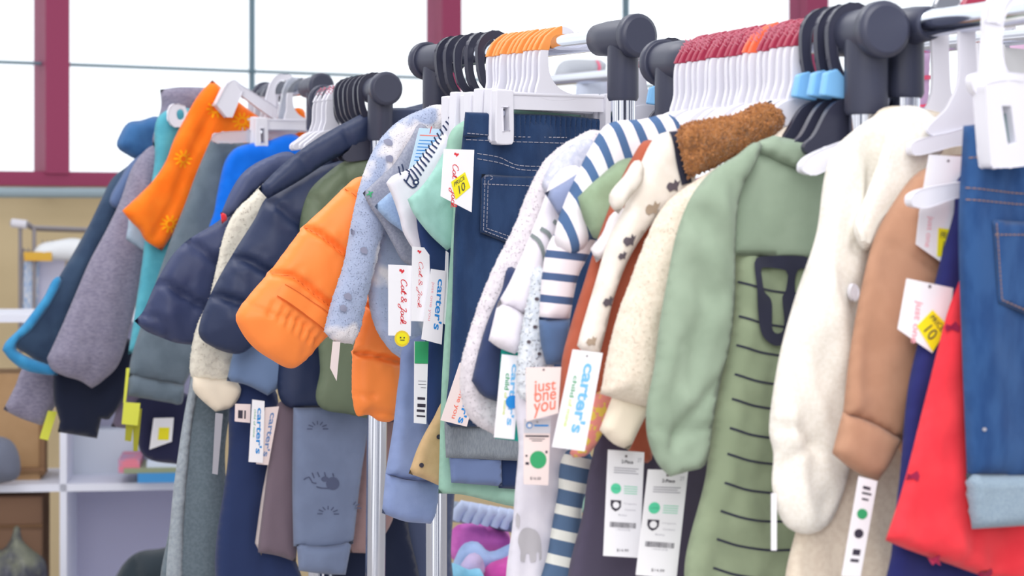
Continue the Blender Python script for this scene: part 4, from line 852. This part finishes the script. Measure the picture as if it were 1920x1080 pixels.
Cloth('body', [(505, 345), (470, 368), (440, 398), (420, 440), (405, 505), (392, 560), (366, 620), (356, 690), (362, 710), (400, 716), (435, 712), (450, 660), (470, 560), (520, 400)], 3.575, kC, cs_, t, T=.012, R=.025, step=.006, fuzz=.002, tufts=900, edge=.001, tuftlen=.003)
Cloth('cuff', [(362, 706, 1), (436, 708, 1), (452, 730), (436, 762), (404, 772, 1), (376, 748), (362, 730)], 3.57, kC, fab('rib_cream', (0, 0, 0)), t, T=.012, R=.02, step=.006)
Card('swing_tag', [(404, 774), (418, 776), (408, 890), (398, 888)], 3.56, kC, M_gray, t, hole=False)
t = single('slate_sweatshirt', 'slate-blue sweatshirt sleeve end under the navy puffer cuff', 'sweatshirt', [(455, 630), (438, 660), (425, 714, 1), (462, 722), (502, 742, 1), (530, 722), (570, 690), (560, 630)], 3.545, kC, fab('slate_sweat', (108, 130, 166)), T=.012, R=.02, step=.007)
t = G('navy_blue_puffer', 'blue-navy quilted puffer sleeve, leftmost of the two navy puffers', 'jacket', 330, 640, 3.62, kC)
Cloth('sleeve', [(520, 330), (470, 355), (432, 395), (404, 418), (352, 450), (322, 480), (290, 535), (268, 584), (252, 602, 1), (272, 620), (300, 632), (336, 644), (372, 642), (400, 600), (430, 500), (480, 420)], 3.62, kC, nv2, t, T=.03, R=.055, step=.007, fold=.004,
      creases=[([(350, 450), (400, 490), (440, 520)], .008, .013), ([(300, 528), (350, 560), (410, 590)], .008, .014), ([(268, 590), (300, 600), (320, 640)], .006, .008)])
Cloth('collar', [(545, 285), (500, 296), (462, 318), (440, 345), (418, 392), (416, 408), (440, 400), (470, 368), (510, 335), (560, 310)], 3.60, kC, puff('slate_collar', (72, 82, 118)), t, T=.012, R=.02, step=.007)
Cloth('red_trim', [(413, 398, 1), (424, 402), (426, 412, 1), (416, 420, 1)], 3.585, kC, red, t, T=.003, R=.003, step=.004)
bee = fab('bee_ink', (88, 96, 124), bump=.1)
bg_ = fab('blue_grey_leg', (124, 138, 168), (118, 131, 160), nscale=20)
t = G('bee_print_joggers', 'blue-grey jogger leg printed with suns and a bumblebee', 'trousers', 610, 1075, 3.52, kC)
q = Cloth('leg', [(550, 764, 1), (548, 900), (550, 1024, 1), (600, 1028), (662, 1020, 1), (676, 900), (690, 800), (690, 764, 1)], 3.52, kC, bg_, t, T=.012, R=.03, step=.007)
Cloth('cuff', [(556, 1018, 1), (610, 1024), (660, 1014, 1), (648, 1078, 1), (604, 1076), (560, 1070, 1)], 3.515, kC, bg_, t, T=.012, R=.015, step=.007)
dot(q, 'bee_print', 620, 905, 12, bee, ry=12); dot(q, 'bee_print', 606, 897, 7, bee, ry=5)
ribbon(q, 'bee_print', [[(566, 898), (576, 893), (582, 903), (590, 905)], [(590, 911), (600, 914), (618, 914)], [(582, 885), (586, 895)], [(592, 884), (596, 893)], [(605, 884), (607, 892)], [(620, 886), (622, 892)]], 2.4, bee)
for cx, cy in ((592, 803), (612, 962), (655, 952)):
    ribbon(q, 'sun_print', [[(cx+10*math.cos(a), cy-8*math.sin(a)), (cx+20*math.cos(a), cy-15*math.sin(a))] for a in [math.pi*j/6 for j in range(7)]][:7 if cx < 640 else 3], 2, bee)
single('brown_joggers', 'mauve-brown trouser leg left of the bee print leg', 'trousers', [(545, 745), (518, 762), (502, 880), (484, 1022), (484, 1036, 1), (520, 1042), (555, 1054, 1), (566, 900), (570, 750)], 3.55, kC, fab('mauve_brown', (118, 104, 116)), T=.010, R=.02, step=.007)
single('cream_leggings', 'thin cream legging edge left of the mauve-brown leg', 'leggings', [(512, 850), (496, 900), (478, 1018, 1), (490, 1042, 1), (508, 960), (525, 860)], 3.575, kC, fab('cream_leg', (214, 202, 200)), T=.008, step=.006)
single('navy_joggers', 'long navy trousers under the slate sleeve, left of the mauve-brown leg', 'trousers', [(450, 715), (428, 850), (420, 1150), (560, 1150), (552, 1045), (500, 1000), (520, 740)], 3.59, kC, fab('navy_leg', (44, 58, 98)), T=.012, R=.03, step=.009)
t = G('grey_joggers', 'long grey jogger legs with paler side stripe, left of the navy trousers', 'trousers', 370, 1120, 3.64, kC)
Cloth('leg', [(380, 630), (352, 740), (334, 850), (320, 970), (312, 1150), (426, 1150), (422, 850), (440, 640)], 3.64, kC, fab('grey_leg', (108, 122, 132), (98, 112, 122), nscale=200), t, T=.014, R=.03, step=.009)
Cloth('side_stripe', [(372, 660), (352, 745), (334, 850), (320, 970), (312, 1150), (336, 1150), (346, 970), (360, 800), (380, 680)], 3.628, kC, fab('grey_stripe', (160, 170, 178), (148, 158, 168), nscale=200), t, T=.008, R=.01, step=.008)
single('tan_rose_trousers', 'brownish-pink trouser edge left of the tall chrome post', 'trousers', [(690, 780), (676, 880), (660, 1000), (652, 1036, 1), (700, 1038, 1), (740, 960), (740, 780)], 3.57, kC, fab('rose_tan', (160, 132, 132)), T=.008, step=.008)
single('black_trousers', 'near-black trousers behind the tall chrome post', 'trousers', [(645, 770), (640, 1150), (775, 1150), (765, 980), (750, 770)], 3.63, kC, fab('near_black', (34, 42, 66)), T=.012, R=.03, step=.009)
single('dark_slate_trousers', 'dark slate trousers behind the second chrome post, above the pink clothes', 'trousers', [(735, 900), (742, 980), (752, 1040), (764, 1150), (838, 1150), (846, 1020), (852, 930), (856, 880)], 3.66, kC, fab('dark_slate', (78, 88, 118)), T=.012, R=.03, step=.009)
mb = [o for o in COL.objects if o.get('label', '').startswith('mauve-brown')][0]
cd = Card('hang_tag', [(473, 749), (496, 752), (493, 868), (466, 866)], 3.515, kC, M_white, mb, label='white tag with blue lettering', hole=False)
cd.text("carter's", (.45, .12, .88, .86), M_blue, bold=.025); cd.text('child of mine', (.2, .15, .36, .6), M_green)
cd = Card('hang_tag', [(497, 764), (523, 762), (503, 872), (480, 870)], 3.525, kC, M_pinkcard, mb, label='blush tag with blue lettering', hole=False)
cd.text("carter's", (.45, .1, .9, .86), mat('print_steel', (110, 140, 190), .6, bump=0), bold=.02)
cd = Card('size_clip', [(441, 757), (470, 758), (469, 793), (440, 790)], 3.53, kC, M_pinkcard, mb, hole=False); cd.lines([(.2, .35, .5, .8), (.6, .35, .7, .8)], M_ink)
# ===== leftmost rack
t = single('blue_shirt', 'vivid blue long-sleeve top on the leftmost rack', 'top', [(560, 256), (500, 264), (445, 276), (424, 298), (413, 335), (402, 395), (394, 445), (440, 450), (520, 400), (570, 330)], 4.46, kD, fab('vivid_blue', (14, 112, 226), (10, 104, 216), nscale=20), T=.014, R=.03, step=.009, fold=.005, creases=[([(445, 300), (440, 350), (470, 320)], .006, .006)])
t = G('grey_trousers', 'grey trousers with folded hem hanging from a clear clip hanger', 'trousers', 290, 755, 4.52, kD)
Cloth('leg', [(395, 262, 1), (460, 268), (545, 272, 1), (545, 480), (440, 590), (380, 660), (344, 724, 1), (240, 706, 1), (246, 670), (268, 600), (292, 530), (320, 450), (346, 385), (370, 320)], 4.52, kD, fab('grey_trouser', (104, 118, 130), (96, 110, 122), nscale=30), t, T=.016, R=.04, step=.009, fold=.004)
Cloth('hem', [(242, 700, 1), (346, 722, 1), (340, 758), (322, 756), (240, 742, 1)], 4.515, kD, fab('grey_trouser', (0, 0, 0)), t, T=.011, R=.03, step=.009)
t = G('clip_hanger', 'clear plastic hanger bar gripping the grey trousers', 'hanger', 480, 250, 4.50, kD)
plate('bar', [(398, 262), (404, 250), (470, 244), (540, 232), (560, 226), (566, 240), (540, 254), (470, 266), (410, 268)], 4.485, kD, M_clear, t, .008)
plate('hook', [(520, 236), (528, 180), (540, 150), (560, 146), (572, 160), (560, 158), (548, 168), (540, 190), (536, 236)], 4.485, kD, M_clear, t, .005)
ors = fab('orange_suns', (255, 128, 34), (255, 118, 26), nscale=20)
t = single('orange_swim_top', 'neon orange top with yellow sun prints clipped at an angle', 'top', [(398, 150, 1), (372, 178), (345, 225), (326, 262), (312, 300), (290, 335), (258, 368), (229, 395, 1), (245, 415), (262, 432), (272, 450), (303, 470, 1), (345, 410), (420, 330), (560, 300), (572, 210), (552, 203), (520, 236), (480, 215), (440, 185)], 4.57, kD, ors, T=.012, R=.03, step=.009, fold=.004, creases=[([(400, 200), (350, 300), (320, 380), (290, 440)], .006, .006), ([(262, 432), (300, 462)], .004, .002)])
suny = fab('sun_yellow', (255, 172, 20), bump=.1)
for x, y in ((340, 298), (450, 228), (315, 420), (400, 205)):
    ribbon(t, 'printed_sun', [[(x+9*math.cos(a), y+9*math.sin(a)), (x+17*math.cos(a), y+17*math.sin(a))] for a in [math.pi*j/5 for j in range(10)]]+[[(x+7*math.cos(a), y+7*math.sin(a)) for a in [math.pi*j/4 for j in range(9)]]], 3, suny, eps=.002)
t = G('clip_hanger', 'white clip hanger tilted across the neon orange sun top', 'hanger', 450, 200, 4.54, kD)
plate('clip', [(402, 196, 1), (422, 158, 1), (436, 152, 1), (452, 172, 1), (432, 218, 1), (424, 218, 1)], 4.535, kD, M_pla, t, .016, soft=False)
plate('bar', [(440, 152, 1), (530, 210), (556, 232, 1), (545, 242, 1), (500, 215), (436, 168, 1)], 4.54, kD, M_pla, t, .008)
plate('hook', [(498, 200), (505, 160), (518, 142), (540, 140), (552, 150), (545, 156), (530, 150), (516, 164), (514, 205)], 4.54, kD, M_pla, t, .005)
tq = fab('turquoise', (92, 176, 194), (84, 166, 186), nscale=40)
t = single('turquoise_top', 'turquoise top, a thin strip between orange top and mauve jacket', 'top', [(332, 202), (300, 215), (290, 240), (290, 300), (278, 380), (268, 480), (252, 590), (240, 665, 1), (268, 650), (305, 560), (345, 440), (380, 300), (375, 215)], 4.60, kD, tq, T=.010, R=.02, step=.009)
plate('neck_ring', [(314, 216), (318, 200), (330, 195), (345, 200), (350, 216), (344, 232), (330, 238), (318, 230)], 4.575, kD, M_pla, t.obj, .006, hole=[(332, 208), (342, 206), (344, 222), (334, 224)])
single('pale_blue_tee', 'pale blue sleeve scrap beneath the neon orange hem', 't-shirt', [(245, 405), (240, 425), (236, 448, 1), (256, 462), (276, 476, 1), (290, 450), (290, 410)], 4.625, kD, fab('pale_blue', (170, 190, 210)), T=.006, step=.008)
mv = fab('mauve_heather', (146, 142, 162), (126, 122, 144), nscale=120, bump=.4, stretch=(1, 1, 2), mixr=(.35, .65))
t = G('mauve_jacket', 'mauve heather jacket with long padded sleeve on the leftmost rack', 'jacket', 170, 725, 4.66, kD)
Cloth('sleeve', [(292, 272), (268, 286), (246, 318), (226, 375), (200, 430), (168, 490), (140, 555), (112, 620), (88, 672, 1), (96, 692), (120, 705), (150, 714), (172, 728, 1), (188, 718), (222, 684), (244, 615), (262, 540), (280, 470), (300, 380), (320, 290)], 4.66, kD, mv, t, T=.032, R=.06, step=.009, fold=.005,
      creases=[([(92, 668), (125, 685), (180, 712)], .004, .005), ([(150, 640), (165, 670), (170, 700)], .006, .004)])
Cloth('collar', [(300, 168, 1), (340, 163), (400, 165, 1), (400, 190), (340, 235), (305, 262), (288, 275), (292, 235), (302, 200)], 4.65, kD, mv, t, T=.014, R=.03, step=.009)
dbj = fab('ink_blue', (58, 78, 104), (50, 68, 94), nscale=20); dbc = fab('ocean_blue', (66, 150, 200), (56, 138, 190), nscale=30); hdb = fab('hood_blue', (62, 108, 160), (54, 96, 148), nscale=30)
t = G('blue_hooded_jacket', 'dark blue hooded jacket with bright blue cuff, leftmost long sleeve', 'jacket', 60, 700, 4.72, kD)
Cloth('sleeve', [(290, 276), (262, 292), (238, 312), (210, 335), (188, 378), (165, 425), (140, 470), (110, 520), (78, 575), (40, 618), (20, 640), (50, 664), (95, 692), (120, 700), (135, 620), (160, 540), (200, 460), (240, 360)], 4.72, kD, dbj, t, T=.024, R=.05, step=.009, creases=[([(75, 560), (90, 600), (100, 640)], .006, .005)])
Cloth('cuff', [(112, 518), (80, 560), (40, 612), (10, 642), (4, 656, 1), (20, 676), (46, 694), (80, 702), (108, 704, 1), (104, 690), (60, 672), (30, 650), (60, 618), (100, 560)], 4.69, kD, dbc, t, T=.008, R=.02, step=.008, fold=.004)
Cloth('hood', [(300, 222), (262, 226), (240, 230), (226, 250), (219, 274), (238, 290), (262, 300), (300, 290)], 4.73, kD, hdb, t, T=.02, R=.03, step=.009, fold=.005)
Cloth('shoulder_panel', [(290, 282), (250, 300), (225, 335), (205, 380), (225, 390), (255, 340), (290, 310)], 4.70, kD, fab('dusk_blue', (96, 116, 156)), t, T=.006, R=.01, step=.009)
bk = fab('black_blue', (32, 38, 58))
t = single('black_trousers', 'black trousers with square hem under the mauve padded sleeve', 'trousers', [(110, 680), (100, 740), (112, 790, 1), (108, 810, 1), (182, 822, 1), (190, 785, 1), (205, 786), (238, 730), (246, 640), (180, 640)], 4.75, kD, bk, T=.012, R=.02, step=.009)
t = single('mauve_sweatpants', 'mauve sweatpants end below the bright blue cuff', 'trousers', [(50, 685), (28, 725), (6, 768, 1), (38, 784), (78, 798, 1), (98, 770), (115, 740), (118, 695)], 4.80, kD, mv, T=.016, R=.03, step=.01)
Card('price_tag', [(90, 770), (107, 772), (90, 826), (74, 822)], 4.78, kD, mat('card_yellow', (222, 226, 84), .6, bump=0), t.obj, hole=False)
t = single('plum_joggers', 'plum-grey trouser end right of the black square hem', 'trousers', [(232, 700), (215, 780), (208, 800, 1), (262, 806, 1), (275, 740), (275, 690)], 4.78, kD, fab('plum_grey', (116, 106, 128)), T=.012, step=.01)
Card('price_tag', [(232, 754), (263, 756), (258, 798), (228, 795)], 4.50, kD, mat('card_yellow', (222, 226, 84), .6, bump=0), t.obj, hole=False)
Card('price_tag', [(237, 690), (243, 690), (236, 755), (231, 755)], 4.505, kD, mat('card_yellow', (222, 226, 84), .6, bump=0), t.obj, hole=False)
ygd = mat('card_olive', (170, 168, 50), .6, bump=0)
Card('price_tag', [(236, 796), (250, 798), (246, 828), (234, 826)], 4.52, kD, ygd, t.obj, hole=False); Card('price_tag', [(249, 770), (266, 766), (258, 846), (250, 846)], 4.53, kD, ygd, t.obj, hole=False)
t = single('navy_sweatpants', 'dark navy trouser with white cut-corner tag beside the long grey legs', 'trousers', [(262, 745), (258, 800), (270, 855), (340, 872, 1), (352, 800), (352, 740)], 4.76, kD, fab('ink_navy', (44, 46, 76)), T=.012, step=.01)
cd = Card('price_tag', [(288, 784), (326, 783), (322, 845), (280, 843)], 4.73, kD, M_white, t.obj, outline=[(288, 784), (326, 783), (322, 828), (280, 843)], hole=False); cd.poly([(.32, .3), (.82, .3), (.82, .68), (.32, .68)], M_yel, 'price_sticker', 2)
# ===== background left: rail, trolley, shelf unit
zz = lambda py: CZ+(H0-py)*7/4000
a = wab(-500); b = wab(330)
o = tube('handrail', [Vector((a[0], a[1], zz(362)))+Wn*.12, Vector((b[0], b[1], zz(362)))+Wn*.12], .017, mat('rail_grey', (160, 180, 190), .4, bump=0), None, 16)
tag(o, 'pale grey wall rail running under the maroon window sill', 'handrail')
for xx in (-300, 84): 
    A = wab(xx); p = Vector((A[0], A[1], zz(362))); tube('bracket', [p, p+Wn*.12], .008, MATS['rail_grey'], o, 8)
wire = mat('trolley_wire', (150, 145, 150), .35, bump=0, metal=.6)
t = thing('shopping_trolley', 'wire trolley with white-gripped handle under the handrail', 'trolley', P(90, 1120, 6.45))
Yt = 6.45
tube('handle_bar', [P(20, 418, Yt), P(52, 421, Yt), P(62, 428, Yt+.05), P(170, 432, Yt+.3)], .009, wire, t, 12)
tube('handle_grip', [P(22, 418, Yt-.01), P(50, 421, Yt-.01)], .0135, M_pla, t, 14)
for x in (38, 64): tube('upright', [P(x, 426, Yt), P(x, 620, Yt), P(x, 1120, Yt)], .006, wire, t, 10)
for j in range(14): 
    x = 44+j*9; tube('wire', [P(x, 450 if j > 3 else 465, Yt+.05+.02*j), P(x, 660, Yt+.05+.02*j)], .0018 if j % 3 else .003, wire, t, 6)
tube('basket_floor', [P(40, 624, Yt+.12), P(200, 626, Yt+.12)], .02, wire, t, 8)
for y in (470, 522, 562, 610): tube('wire', [P(40, y, Yt), P(200, y+3, Yt+.35)], .002, wire, t, 6)
wp = mat('paper_white', (240, 245, 250), .7, bump=0)
o = Cloth('paper_bag', [(64, 480), (72, 460), (100, 452), (150, 448), (170, 470), (160, 486), (110, 488)], 6.58, .1, wp, None, T=.03, R=.04, step=.012); tag(o.obj, 'crumpled white bag lying in the wire trolley', 'bag')
o = plate('book', [(46, 486), (70, 486), (68, 620), (46, 620)], 6.62, .1, mat('book_blue', (140, 180, 226), .6, (238, 240, 246), nscale=60, bump=0, stretch=(6, 1, 1)), None, .03, soft=False); tag(o, 'blue and white striped packet standing in the trolley', 'packet')
o = plate('folder', [(74, 478), (118, 482), (112, 620), (72, 620)], 6.66, .1, mat('folder_lilac', (205, 205, 226), .6, bump=0), None, .04, soft=False); tag(o, 'lilac-white package beside the striped packet in the trolley', 'package')
o = plate('yellow_card', [(46, 474), (96, 474), (96, 488), (46, 488)], 6.56, .1, mat('yellow_ochre', (226, 180, 70), .6, bump=0), None, .01, soft=False); tag(o, 'yellow card edge on top of the packets in the trolley', 'card')
# shelf unit
Ms = mat('shelf_white', (228, 232, 246), .5, bump=0); ks = .12
t = thing('cube_shelf', 'white cube shelf unit behind the leftmost sleeves', 'shelf unit', P(100, 1400, 5.9)); cs2 = 5.7
def sb(name, x0, x1, y0, y1, d, m, parent, c0=cs2):
    A = PL(x0, y0, c0, ks); B = PL(x1, y1, c0, ks); L = math.sqrt(1+ks*ks); bk_ = Vector((-ks/L, 1/L, 0))*d
    Yr = PY(100, c0, ks); zt, zb = CZ+(H0-y0)/F*Yr, CZ+(H0-y1)/F*Yr
    vs = []
    for q in (Vector((A.x, A.y, 0)), Vector((B.x, B.y, 0))):
        for o_ in (Vector(), bk_):
            for z in (zb, zt): vs.append(tuple(q+o_+Vector((0, 0, z))))
    return mk(name, vs, [(0, 1, 3, 2), (4, 6, 7, 5), (0, 4, 5, 1), (2, 3, 7, 6), (0, 2, 6, 4), (1, 5, 7, 3)], m, parent, False)
for x in (-150, 112, 372): sb('upright_panel', x, x+13, 590, 1295, .36, Ms, t)
for y in (590, 908, 1230): sb('shelf_board', -137, 372, y, y+14, .36, Ms, t)
sb('back_panel', 125, 372, 604, 1230, .01, mat('panel_lilac', (196, 196, 220), .7, bump=0), t, c0=cs2+.34)
kr = mat('cardboard', (182, 148, 110), .85, (172, 138, 100), nscale=8, bump=.1)
def cbox(name, label, x0, x1, y0, y1, c0, d, m, inset=None):
    o = sb(name, x0, x1, y0, y1, d, m, None, c0); tag(o, label, 'box')
    b_ = o.modifiers.new('bevel', 'BEVEL'); b_.width = .004; return o
o = cbox('cardboard_box', 'tan cardboard box in the upper shelf cell below the mauve sweatpants', -60, 76, 700, 905, cs2+.1, .2, kr)
sb('carton_edge', 74, 84, 700, 890, .02, mat('cardboard_dark', (138, 106, 78), .85, bump=0), o, cs2+.095)
sb('base_strip', -60, 84, 876, 884, .01, MATS['cardboard_dark'], o, cs2+.09)
o = cbox('cardboard_box', 'brown cardboard box in the lower shelf cell behind the dark bag', -90, 80, 930, 1150, cs2+.1, .2, mat('cardboard_brown', (150, 118, 96), .85, bump=.1))
sb('tape_strip', -90, 80, 983, 988, .01, MATS['cardboard_dark'], o, cs2+.09)
o = cbox('storage_box', 'pale blue-white box at the back of the shelf cell above the books', 130, 262, 806, 905, cs2+.2, .1, mat('box_pale', (206, 214, 226), .7, bump=0))
o = Cloth('grey_sack', [(-60, 830), (-20, 818), (14, 822), (30, 838), (38, 866), (36, 892), (20, 903), (-60, 905)], cs2-.05, ks, fab('sack_grey', (112, 118, 136)), None, T=.06, R=.08, step=.012); tag(o.obj, 'grey rounded bundle at the left edge on the white shelf', 'bundle')
dkb = mat('bag_dark', (70, 72, 86), .3, (120, 124, 110), nscale=14, bump=.5, bscale=40)
o = Cloth('plastic_bag', [(-60, 1060), (-30, 1032), (4, 1030), (20, 1010), (32, 985), (42, 1012), (60, 1030), (84, 1050), (90, 1090), (86, 1140), (-60, 1150)], cs2-.02, ks, dkb, None, T=.07, R=.08, step=.012, fold=.02); tag(o.obj, 'dark glossy plastic bag with pointed top in the lower shelf cell', 'bag')
for i, (x0, x1, y0, y1, c, lb) in enumerate(((258, 345, 890, 908, (70, 150, 214), 'blue book at the bottom of the shelf stack'), (232, 340, 880, 890, (150, 160, 130), 'olive-edged book second from the bottom of the shelf stack'), (222, 262, 864, 889, (176, 150, 186), 'pink and mauve booklet leaning on the shelf stack'), (275, 345, 868, 880, (214, 226, 244), 'white-blue book topmost on the shelf stack'))):
    o = sb('book', x0, x1, y0, y1, .2, mat('book_cover_%d' % i, c, .5, (226, 130, 150) if i in (2,) else None, nscale=30, bump=0), None, cs2-.04+.004*i); tag(o, lb, 'book', 'books stacked on the white shelf')
o = Cloth('dark_bundle', [(214, 1100), (222, 1072), (240, 1048), (262, 1034), (290, 1030), (335, 1030), (345, 1100)], 5.2, ks, fab('black_bag', (50, 60, 68)), None, T=.06, R=.09, step=.012, fold=.01); tag(o.obj, 'dark grey-green bundle low beside the long grey trouser legs', 'bundle')
# ===== background right and pile beneath the middle rack
RHk = RH.k; cH = RH.c(4.7)
o = Cloth('grey_jumper', [(1050, 118), (1066, 112), (1110, 112), (1132, 116), (1128, 145), (1100, 150), (1045, 152), (1040, 140)], RH.c(4.85), RHk, fab('bg_grey', (190, 196, 206)), None, T=.03, R=.04, step=.01); tag(o.obj, 'grey top with pink edge on the background rack left of the black post', 'top')
ribbon(o, 'pink_trim', [[(1112, 114), (1104, 148)]], 6, fab('bg_pink', (244, 120, 150)), eps=.004)
o = Cloth('pale_blue_blouse', [(1082, 152), (1100, 144), (1140, 138), (1175, 140), (1180, 200), (1090, 200)], RH.c(4.72), RHk, fab('bg_pale', (206, 216, 236)), None, T=.02, R=.03, step=.01, fold=.006); tag(o.obj, 'pale blue garment with magenta edge below the background grey top', 'blouse')
ribbon(o, 'magenta_trim', [[(1136, 152), (1134, 182)]], 7, fab('bg_magenta', (236, 80, 160)), eps=.004)
Yq = 4.4
o = Cloth('lilac_blouse', [(1655, 100, 1), (1700, 90), (1740, 90, 1), (1735, 180), (1716, 240), (1690, 250), (1660, 240), (1658, 190)], RJ.c(3.72), RJ.k, fab('bg_lilac', (206, 172, 214)), None, T=.03, R=.04, step=.01, fold=.006); tag(o.obj, 'lilac top with hot pink waistband between the two black sockets', 'top')
ribbon(o, 'pink_band', [[(1656, 150), (1735, 146)]], 9, fab('bg_hot', (240, 92, 130)), eps=.004); ribbon(o, 'pink_hem', [[(1654, 186), (1690, 200), (1720, 198)]], 6, fab('bg_hot', (0, 0, 0)), eps=.004)
o = Cloth('peach_ruffle_top', [(1652, 120), (1668, 110), (1684, 106), (1694, 122), (1700, 134), (1676, 140), (1655, 136), (1645, 110), (1650, 92)], RJ.c(3.64), RJ.k, fab('bg_peach', (246, 180, 150), (246, 150, 160), nscale=30), None, T=.02, R=.03, step=.008, fold=.01); tag(o.obj, 'peach ruffled garment just right of the big black cap', 'top')
o = Cloth('white_blouse', [(1700, 180), (1718, 165), (1740, 175), (1745, 215), (1716, 225), (1690, 225), (1690, 160), (1700, 92), (1735, 90), (1730, 160)], RJ.c(3.78), RJ.k, fab('bg_white', (226, 218, 236)), None, T=.02, R=.03, step=.01); tag(o.obj, 'whitish lilac garment behind the lilac top with pink band', 'blouse')
for i, (x0, x1, y0, y1, lb) in enumerate(((1836, 1872, 84, 148, 'left of two pale grey plastic clips on the background rack behind the big white hanger'), (1873, 1940, 95, 152, 'right of two pale grey plastic clips on the background rack behind the big white hanger'))):
    t = G('clip_hanger', lb, 'hanger', (x0+x1)/2, y1, RJ.c(3.46+.05*i), RJ.k)
    plate('hook', [(x0+10, 50), (x0+24, 44), (x0+30, 56), (x0+24, 54), (x0+16, 62), (x0+18, y0+14), (x0+8, y0+14)], RJ.c(3.46+.05*i), RJ.k, M_pla, t, .004)
    plate('clip', [(x0, y0, 1), (x1, y0+6, 1), (x1, y1-4, 1), (x0, y1, 1)], RJ.c(3.46+.05*i), RJ.k, mat('bin_grey', (214, 216, 220), .5, bump=0), t, .02, soft=False)
    plate('clip_spring', [(x0-10, y0-2, 1), (x0, y0, 1), (x0-2, y1+2, 1), (x0-8, y1+2, 1)], RJ.c(3.46+.05*i)-.01, RJ.k, M_pla, t, .02, soft=False)
o = Cloth('pink_blouse', [(1880, 100), (1900, 60), (1925, 58), (1960, 100), (1960, 190), (1895, 185), (1900, 150)], 3.9, .3, fab('bg_pinkblouse', (226, 190, 222), (232, 90, 150), nscale=12, mixr=(.55, .58)), None, T=.03, R=.04, step=.012); tag(o.obj, 'pink and lilac garment at the far right behind the pale grey clips', 'blouse')
o = Cloth('maroon_top', [(1880, 140), (1915, 136), (1940, 146), (1930, 165), (1900, 165)], 3.6, .3, fab('bg_maroon', (120, 44, 66)), None, T=.02, R=.03, step=.01); tag(o.obj, 'maroon scrap of clothing under the pale grey clips', 'top')
# low rail with pale hooks and pink clothing
t = thing('low_rail', 'low grey rail with pale scalloped hangers under the mint garment', 'rail', P(900, 1300, 4.0))
tube('rail', [P(846, 958, 4.1), P(1000, 985, 3.9)], .02, mat('low_rail_grey', (120, 134, 156), .4, bump=0), t, 16)
for i, x in enumerate((868, 886, 904, 922, 940, 958)):
    o = thing('wrapped_hanger', '%s pale blue wrapped hanger hook on the low grey rail' % W_ORD[i], 'hanger', P(x, 1000, 3.95), 'pale hangers on the low rail')
    y = 958+(x-846)*.17
    tube('hook', [P(x-14, y+14, 3.93), P(x-8, y-2, 3.93), P(x+2, y-12, 3.93), P(x+12, y-10, 3.93), P(x+14, y+10, 3.96)], [.008, .011, .013, .012, .008], mat('hook_pale', (190, 204, 236), .35, bump=0), o, 12)
for i, (nm, out, c, col, lb, cat) in enumerate((
    ('pink_sweater', [(846, 1000), (858, 984), (900, 982), (945, 990), (958, 1010), (955, 1035), (900, 1040), (850, 1050)], 4.0, (222, 120, 206), 'bright pink garment lying below the low rail hooks', 'sweater'),
    ('pale_blue_sweater', [(850, 1080), (856, 1040), (872, 1018), (896, 1016), (918, 1034), (955, 1020), (990, 1010), (990, 1050), (930, 1060), (900, 1085)], 3.92, (170, 196, 240), 'pale blue garment arching over the pile under the racks', 'sweater'),
    ('magenta_top', [(900, 1100), (912, 1062), (940, 1048), (990, 1036), (1000, 1100)], 3.86, (206, 80, 170), 'magenta garment low in the pile under the racks', 'top'),
    ('aqua_top', [(805, 1100), (812, 1066), (835, 1056), (852, 1056), (880, 1068), (900, 1066), (905, 1100)], 3.80, (140, 206, 238), 'aqua garment at the bottom of the pile left of the pink ones', 'top'),
    ('lilac_cardigan', [(862, 1080), (872, 1046), (890, 1036), (906, 1050), (905, 1080)], 3.85, (206, 190, 230), 'lilac garment inside the arch of the pale blue one', 'cardigan'))):
    o = Cloth(nm, out, c, .4, fab('pile_%d' % i, col, tuple(max(0, v-22) for v in col), nscale=18), None, T=.04, R=.045, step=.01, fold=.01); tag(o.obj, lb, cat)
